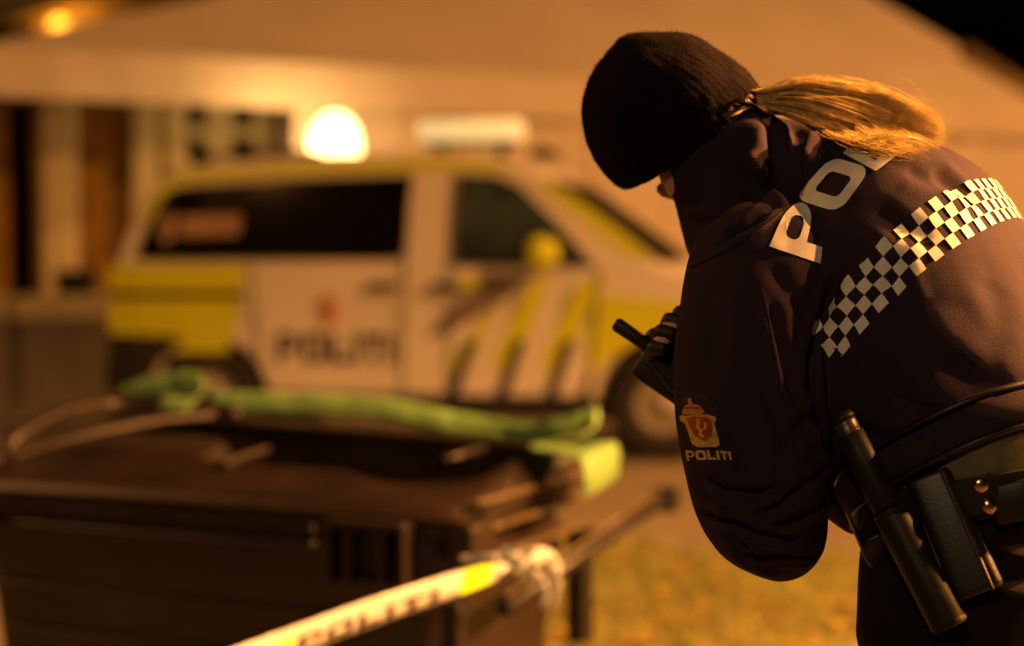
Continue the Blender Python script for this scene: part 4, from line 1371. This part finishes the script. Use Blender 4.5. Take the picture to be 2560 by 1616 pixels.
def twisted(s0, f0, u, v, lift):
    """u metres along a print line that climbs towards her right shoulder, v metres towards the neck"""
    s = s0 + u * math.cos(TW_A) - v * math.sin(TW_A)
    f = f0 + (u * math.sin(TW_A) + v * math.cos(TW_A)) / ROWM
    return on_back(f, s, lift)


CELL = .0146
vs = []; fs = []
for col in range(0, 40):
    for row in range(4):
        if (col + row) % 2: continue
        g_ = 3
        k0 = len(vs)
        for i in range(g_ + 1):
            for j in range(g_ + 1):
                vs.append(twisted(-.325, 12.8, (col + i / g_) * CELL, (1 - row + j / g_) * CELL, .0016))
        for i in range(g_):
            for j in range(g_):
                a_ = k0 + i * (g_ + 1) + j
                fs.append((a_, a_ + g_ + 1, a_ + g_ + 2, a_ + 1))
mk('check_band', vs, fs, M_REFL, jacket, smooth=True, fixn=False)
letters, wt = word('POLITI', .16, .10)
QUADS = [((2049, 661), (2068, 520), (1972, 505), (1923, 618)), ((2098, 534), (2178, 424), (2078, 394), (1986, 500)), ((2190, 431), (2250, 384), (2166, 332), (2108, 386))]
ux = 0.0
for i, (ch, v2, f2) in enumerate(letters):
    wd = glyph(ch)[0]
    if i < 3:
        bl_, br_, tr_, tl_ = [Vector(q) for q in QUADS[i]]
        V = []
        for u, vv in v2:
            a_ = (u - ux) / wd
            p = bl_.lerp(br_, a_).lerp(tl_.lerp(tr_, a_), vv)
            V.append(hit(p.x, p.y, BV_J, .0018) or at(p.x, p.y, 2.2))
    else:
        V = [twisted(-.285, 20.6, u * .066, vv * .062, .0008) for u, vv in v2]
    mk('letter', V, f2, M_REFL, jacket, smooth=True, fixn=False)
    ux += wd + .16


def sleeve(name, poly, m, lift, hole=None, maxlen=9):
    v2, f2 = tri_polys([poly] + ([hole] if hole else []), maxlen)
    V = []
    for px, py in v2:
        h = hit(px, py, BV_J, lift); V.append(h if h is not None else at(px, py, 2.0))
    return mk(name, V, f2, m, jacket, smooth=True, fixn=False)


def stroke(pts, wd):
    """closed outline of a thick polyline"""
    L1, L2 = [], []
    for k, p in enumerate(pts):
        a_ = pts[max(k - 1, 0)]; b_ = pts[min(k + 1, len(pts) - 1)]
        dx, dy = b_[0] - a_[0], b_[1] - a_[1]; l = math.hypot(dx, dy) or 1
        L1.append((p[0] - dy / l * wd / 2, p[1] + dx / l * wd / 2)); L2.append((p[0] + dy / l * wd / 2, p[1] - dx / l * wd / 2))
    return L1 + L2[::-1]


sleeve('badge_ground', [(1706, 1000), (1716, 985), (1745, 980), (1775, 992), (1795, 1020), (1806, 1060), (1812, 1115), (1798, 1122), (1740, 1124), (1724, 1100), (1706, 1060)], M_PATCH, .0012)
sleeve('badge_shield', [(1703, 1042), (1708, 1038), (1718, 1040), (1740, 1035), (1770, 1036), (1784, 1040), (1791, 1042), (1793, 1050), (1788, 1058), (1793, 1075), (1799, 1100), (1800, 1112), (1790, 1118), (1748, 1118), (1735, 1110), (1727, 1088), (1718, 1060), (1706, 1052)], M_GOLD, .0024)
sleeve('badge_field', [(1722, 1046), (1738, 1041), (1768, 1042), (1782, 1050), (1784, 1070), (1782, 1088), (1768, 1102), (1754, 1098), (1740, 1085), (1730, 1068)], M_RED, .0032)
sleeve('badge_lion', stroke([(1748, 1046), (1752, 1056), (1750, 1068), (1758, 1076), (1756, 1086), (1764, 1092)], 9), M_GOLD, .0040, maxlen=6)
sleeve('badge_lion', stroke([(1766, 1054), (1769, 1064), (1764, 1074)], 6), M_GOLD, .0040, maxlen=6)
M_ORNG = mat('orange_thread', (.55, .24, .04), .7, var=.15, vscale=160, bump=.5, bscale=900)
sleeve('badge_crown', [(1709, 1036), (1714, 1018), (1724, 1011), (1745, 1011), (1758, 1018), (1766, 1032), (1740, 1036)], M_ORNG, .0026)
for yy in (1019, 1034):
    sleeve('crown_band', stroke([(1714, yy + 1), (1735, yy), (1760, yy + 1)], 2.5), M_RED if yy < 1030 else M_GOLD, .0034)
sleeve('crown_top', stroke([(1728, 996), (1729, 1004), (1732, 1012)], 9), M_ORNG, .0026)
letters, wt = word('POLITI', .12, .25)
for ch, v2, f2 in letters:
    V = []
    for u, vv in v2:
        tt = u / wt
        V.append(hit(1717 + 112 * tt + (1 - vv) * 4, 1151 - 2 * tt - vv * (26 - 5 * tt), BV_J, .0022))
    mk('badge_letter', V, f2, M_GOLD, jacket, smooth=True, fixn=False)

def seam(pts, r_=.0013, lift=.0006):
    P2 = []
    for px, py in spline(pts, 5 * len(pts)):
        h = hit(px, py, BV_J, lift)
        if h is not None and (not P2 or (h - P2[-1]).length < .05): P2.append(h)
    if len(P2) > 2: mk('seam', *tube_geo(P2, r_, 6), M_JACKET, jacket, smooth=True)


seam([(2122, 640), (2076, 770), (2036, 890), (2040, 1010), (2068, 1140)])
seam([(1905, 720), (1930, 850), (1952, 960), (1985, 1120), (2010, 1260)])
seam([(1730, 668), (1810, 628), (1890, 580), (1955, 532)], .0016)
seam([(2085, 870), (2200, 960), (2330, 1010), (2480, 1010)])
seam([(1765, 1318), (1850, 1350), (1940, 1365), (2050, 1345)])

# ------------------------------------------------------------------ hair
def hair(name, n, roots, mids, ends, rad, m, seed, dr=(2.245, 2.26), wob=11):
    rnd = random.Random(seed)
    vs = []; fs = []
    for k in range(n):
        cl = rnd.random(); q = min(1, max(0, cl + rnd.gauss(0, .02)))
        def pick(poly):
            t = q * (len(poly) - 1); i = min(int(t), len(poly) - 2); t -= i
            return (poly[i][0] + (poly[i + 1][0] - poly[i][0]) * t, poly[i][1] + (poly[i + 1][1] - poly[i][1]) * t)
        path = []
        layers = [roots] + mids + [ends]
        clump = math.sin(cl * 60) * 4 + math.sin(cl * 23 + 1) * 6
        dj = (.5 + .5 * math.sin(cl * 40)) * .35 + rnd.uniform(0, .65); ln = 1.07 - .34 * rnd.random() ** 1.5
        for i, ly in enumerate(layers):
            px, py = pick(ly); f = i / (len(layers) - 1)
            path.append((px + rnd.gauss(0, wob * .7) * f + clump * .4 * f, py + rnd.gauss(0, wob * (.5 + .7 * f)) * f + clump * math.sin(f * 3.1) * .9, dj))
        pts = []
        for (px, py, dj_) in spline(path, 13):
            px = path[0][0] + (px - path[0][0]) * ln; py = path[0][1] + (py - path[0][1]) * ln
            f = len(pts) / 12
            d = dr[0] + (dr[1] - dr[0]) * f
            th = (.004 + .017 * math.sin(min(1, f * 1.15 + .1) * math.pi) + .004)
            h = hit(px, py, BV_J)
            if h is not None:
                dh = (CAM_M.inverted() @ h).z * -1
                d = min(d, dh - .008)
            pts.append(at(px, py, d - dj * th))
        v_, f_ = tube_geo(pts, [rad * (.9 if i < 9 else .9 - .2 * (i - 8)) for i in range(13)], 3, False)
        k0 = len(vs); vs += v_; fs += [tuple(i + k0 for i in f) for f in f_]
    return mk(name, vs, fs, m, person, smooth=True, fixn=False)


roots = [(1866, 224), (1880, 238), (1890, 254)]
mids = [[(1910, 222), (1915, 246), (1918, 272)], [(1990, 198), (2000, 245), (2005, 304)], [(2092, 204), (2105, 268), (2095, 340)], [(2205, 232), (2215, 304), (2185, 368)]]
ends = [(2312, 286), (2338, 322), (2328, 346), (2295, 362), (2250, 374)]
hair('ponytail', 2300, roots, mids, ends, .00042, M_HAIR, 3)
hair('ponytail_streaks', 800, roots, mids, ends, .00045, mat('pale_hair', (.78, .60, .24), .35, var=.25, vscale=80, spec=.6), 31, (2.240, 2.255))
hair('ponytail_lowlights', 900, roots, mids, ends, .00045, mat('mid_hair', (.26, .13, .035), .4, var=.3, vscale=80, spec=.5), 77)
hair('flyaway_hair', 60, roots, [[(px_, py_ - 6) for px_, py_ in m_] for m_ in mids], [(2330, 275), (2350, 320), (2335, 358), (2300, 380), (2255, 395)], .0003, M_HAIR, 12, (2.245, 2.26), 26)
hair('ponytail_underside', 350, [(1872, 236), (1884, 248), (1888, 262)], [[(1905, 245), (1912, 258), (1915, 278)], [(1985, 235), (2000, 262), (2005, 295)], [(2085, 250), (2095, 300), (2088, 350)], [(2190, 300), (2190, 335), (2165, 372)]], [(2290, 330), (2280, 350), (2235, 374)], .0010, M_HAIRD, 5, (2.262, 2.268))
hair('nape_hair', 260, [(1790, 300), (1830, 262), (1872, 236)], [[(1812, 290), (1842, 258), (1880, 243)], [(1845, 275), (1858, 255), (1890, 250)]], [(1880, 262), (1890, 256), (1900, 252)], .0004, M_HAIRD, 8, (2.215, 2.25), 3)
MB().tube([at(1893 + 9 * math.cos(t), 244 + 19 * math.sin(t), 2.236 + .012 * math.cos(t)) for t in [2 * math.pi * k / 20 for k in range(21)]], .0028, 8).build('hair_tie', M_PATCH, person, smooth=True)

# ------------------------------------------------------------------ belt kit
def img_frame(p0, p1):
    """axes of a thing lying in the picture plane along p0 -> p1: along, across, towards the camera"""
    al = (p1 - p0).normalized(); tc = (Vector((0, 0, CAM_H)) - (p0 + p1) / 2); tc = (tc - al * tc.dot(al)).normalized()
    return al, al.cross(tc), tc


def depth_at(px, py):
    h = hit(px, py); return 2.05 if h is None else -(CAM_M.inverted() @ h).z


def slab(name, px0, py0, px1, py1, wd, th, m, parent, lift, e=5, taper=1.0):
    d0 = depth_at(px0, py0) - lift; d1 = depth_at(px1, py1) - lift
    p0 = at(px0, py0, d0); p1 = at(px1, py1, d1); al, ac, tc = img_frame(p0, p1)
    L_ = (p1 - p0).length
    rg_ = [sring(p0 + al * L_ * f, ac, tc, wd / 2 * q * (1 + (taper - 1) * f), th / 2 * q, th / 2 * q, 28, e) for f, q in ((0, .86), (.02, .97), (.05, 1), (.95, 1), (.98, .97), (1, .86))]
    return mk(name, *loft(rg_), m, parent, smooth=True), (p0, p1, al, ac, tc)


pouch, fr_ = slab('belt_pouch', 2318, 1188, 2448, 1486, .052, .040, M_LEATHER, belt, .012, 4, 1.1)
p0, p1, al, ac, tc = fr_
slab('pouch_lit_edge', 2352, 1172, 2482, 1474, .006, .040, mat('lit_leather_edge', (.07, .045, .035), .5, var=.3, vscale=30), belt, .014, 3)  # light falling on the pouch edge, painted as a paler strip
slab('keeper_strap', 2440, 1195, 2480, 1290, .034, .012, M_LEATHER, belt, .010, 4)
for px, py in ((2452, 1212), (2473, 1265)):
    d = depth_at(px, py) - .020
    p = at(px, py, d); al, ac, tc = img_frame(p, p + Vector((.01, 0, 0)))
    M3 = Matrix((al, ac, tc)).transposed()
    mk('snap', *sphere_geo(p, (.0095, .0095, .0055), 18, 12, M3), M_BRASS, belt, smooth=True)
slab('belt_pouch', 2520, 1205, 2545, 1300, .05, .035, M_LEATHER, belt, .010, 4)
slab('belt_pouch', 2165, 1270, 2215, 1380, .05, .05, M_LEATHER, belt, -.01, 3)

# baton hanging in front of the hip
d0 = depth_at(2110, 1040) - .030; d1 = depth_at(2380, 1570) - .035; dm = depth_at(2230, 1290) - .030
d0 = min(d0, 1.965); d1 = min(d1, 1.93)
b0 = at(2098, 1036, d0); b1 = at(2376, 1568, d1)
bat = empty('baton', b1)
tag(bat, 'black telescopic baton hanging from the officer\'s belt at the hip', 'baton')
bl = lambda t: b0.lerp(b1, t) - b1
MB().tube([bl(0), bl(.02), bl(.035)], [.0125, .0150, .0150], 20).build('end_cap', M_BATON, bat, smooth=True)
MB().tube([bl(.035), bl(.05), bl(.09), bl(.095)], [.0138, .0138, .0138, .0150], 20).build('cap_collar', mat('dull_steel', (.12, .11, .10), .4, metal=.8), bat, smooth=True)
MB().tube([bl(.095), bl(.10), bl(.25), bl(.44), bl(.448)], [.0145, .0160, .0165, .0165, .0155], 24).build('grip', M_BATON, bat, smooth=True)
MB().tube([bl(.448), bl(.455), bl(.47)], [.0175, .0190, .0190], 24).build('ring', M_BATON, bat, smooth=True)
MB().tube([bl(.47), bl(.48), bl(.975), bl(.99), bl(1.0)], [.0185, .0195, .0205, .0205, .0185], 24).build('holster_tube', M_BATON, bat, smooth=True)

# radio in the hands
a0 = at(1543, 812, 2.235); a1 = at(1640, 878, 2.235)
rad_ = empty('handheld_radio', a1)
tag(rad_, 'black handheld radio with a stub antenna held in front of the officer\'s chest', 'radio')
al = (a1 - a0).normalized(); tc = Vector((0, -1, 0)); tc = (tc - al * tc.dot(al)).normalized(); ac = al.cross(tc)
MB().tube([a0 - al * .004 - a1, a0 - a1, a0.lerp(a1, .5) - a1, al * .03], [.0060, .0092, .0088, .0090], 16).build('antenna', M_RUBBER, rad_, smooth=True)
rr = [sring(al * (-.012 + .080 * f), ac, tc, .026 * q, .014 * q, .014 * q, 28, 4) for f, q in ((0, .8), (.03, .95), (.08, 1), (.92, 1), (1, .9))]
off = ac * (-.016)
if (CAM_R.transposed() @ off).y > 0: off = -off
mk('radio_body', *loft([[p + off for p in r_] for r_ in rr]), M_RUBBER, rad_, smooth=True)
gl_parts = hand_geo(at(1706, 905, 2.232), at(1775, 985, 2.238), Vector((.1, -.75, .55)), 1)
gm = remeshed([(v_, f_) for v_, f_ in gl_parts], .0032, 4, .5)
co, no = mesh_np(gm); set_co(gm, co + no * .0022)
link_mesh('glove', gm, M_RUBBER, person, True)
gl_parts = hand_geo(at(1755, 915, 2.300), WR, Vector((-.4, -.7, .3)), -1)
gm = remeshed([(v_, f_) for v_, f_ in gl_parts], .0032, 4, .5)
co, no = mesh_np(gm); set_co(gm, co + no * .0022)
link_mesh('glove', gm, M_RUBBER, person, True)
kb = at(1645, 842, 2.232) - a1
mk('dial', *sphere_geo(kb, (.016, .014, .012), 20, 14), M_RUBBER, rad_, smooth=True)
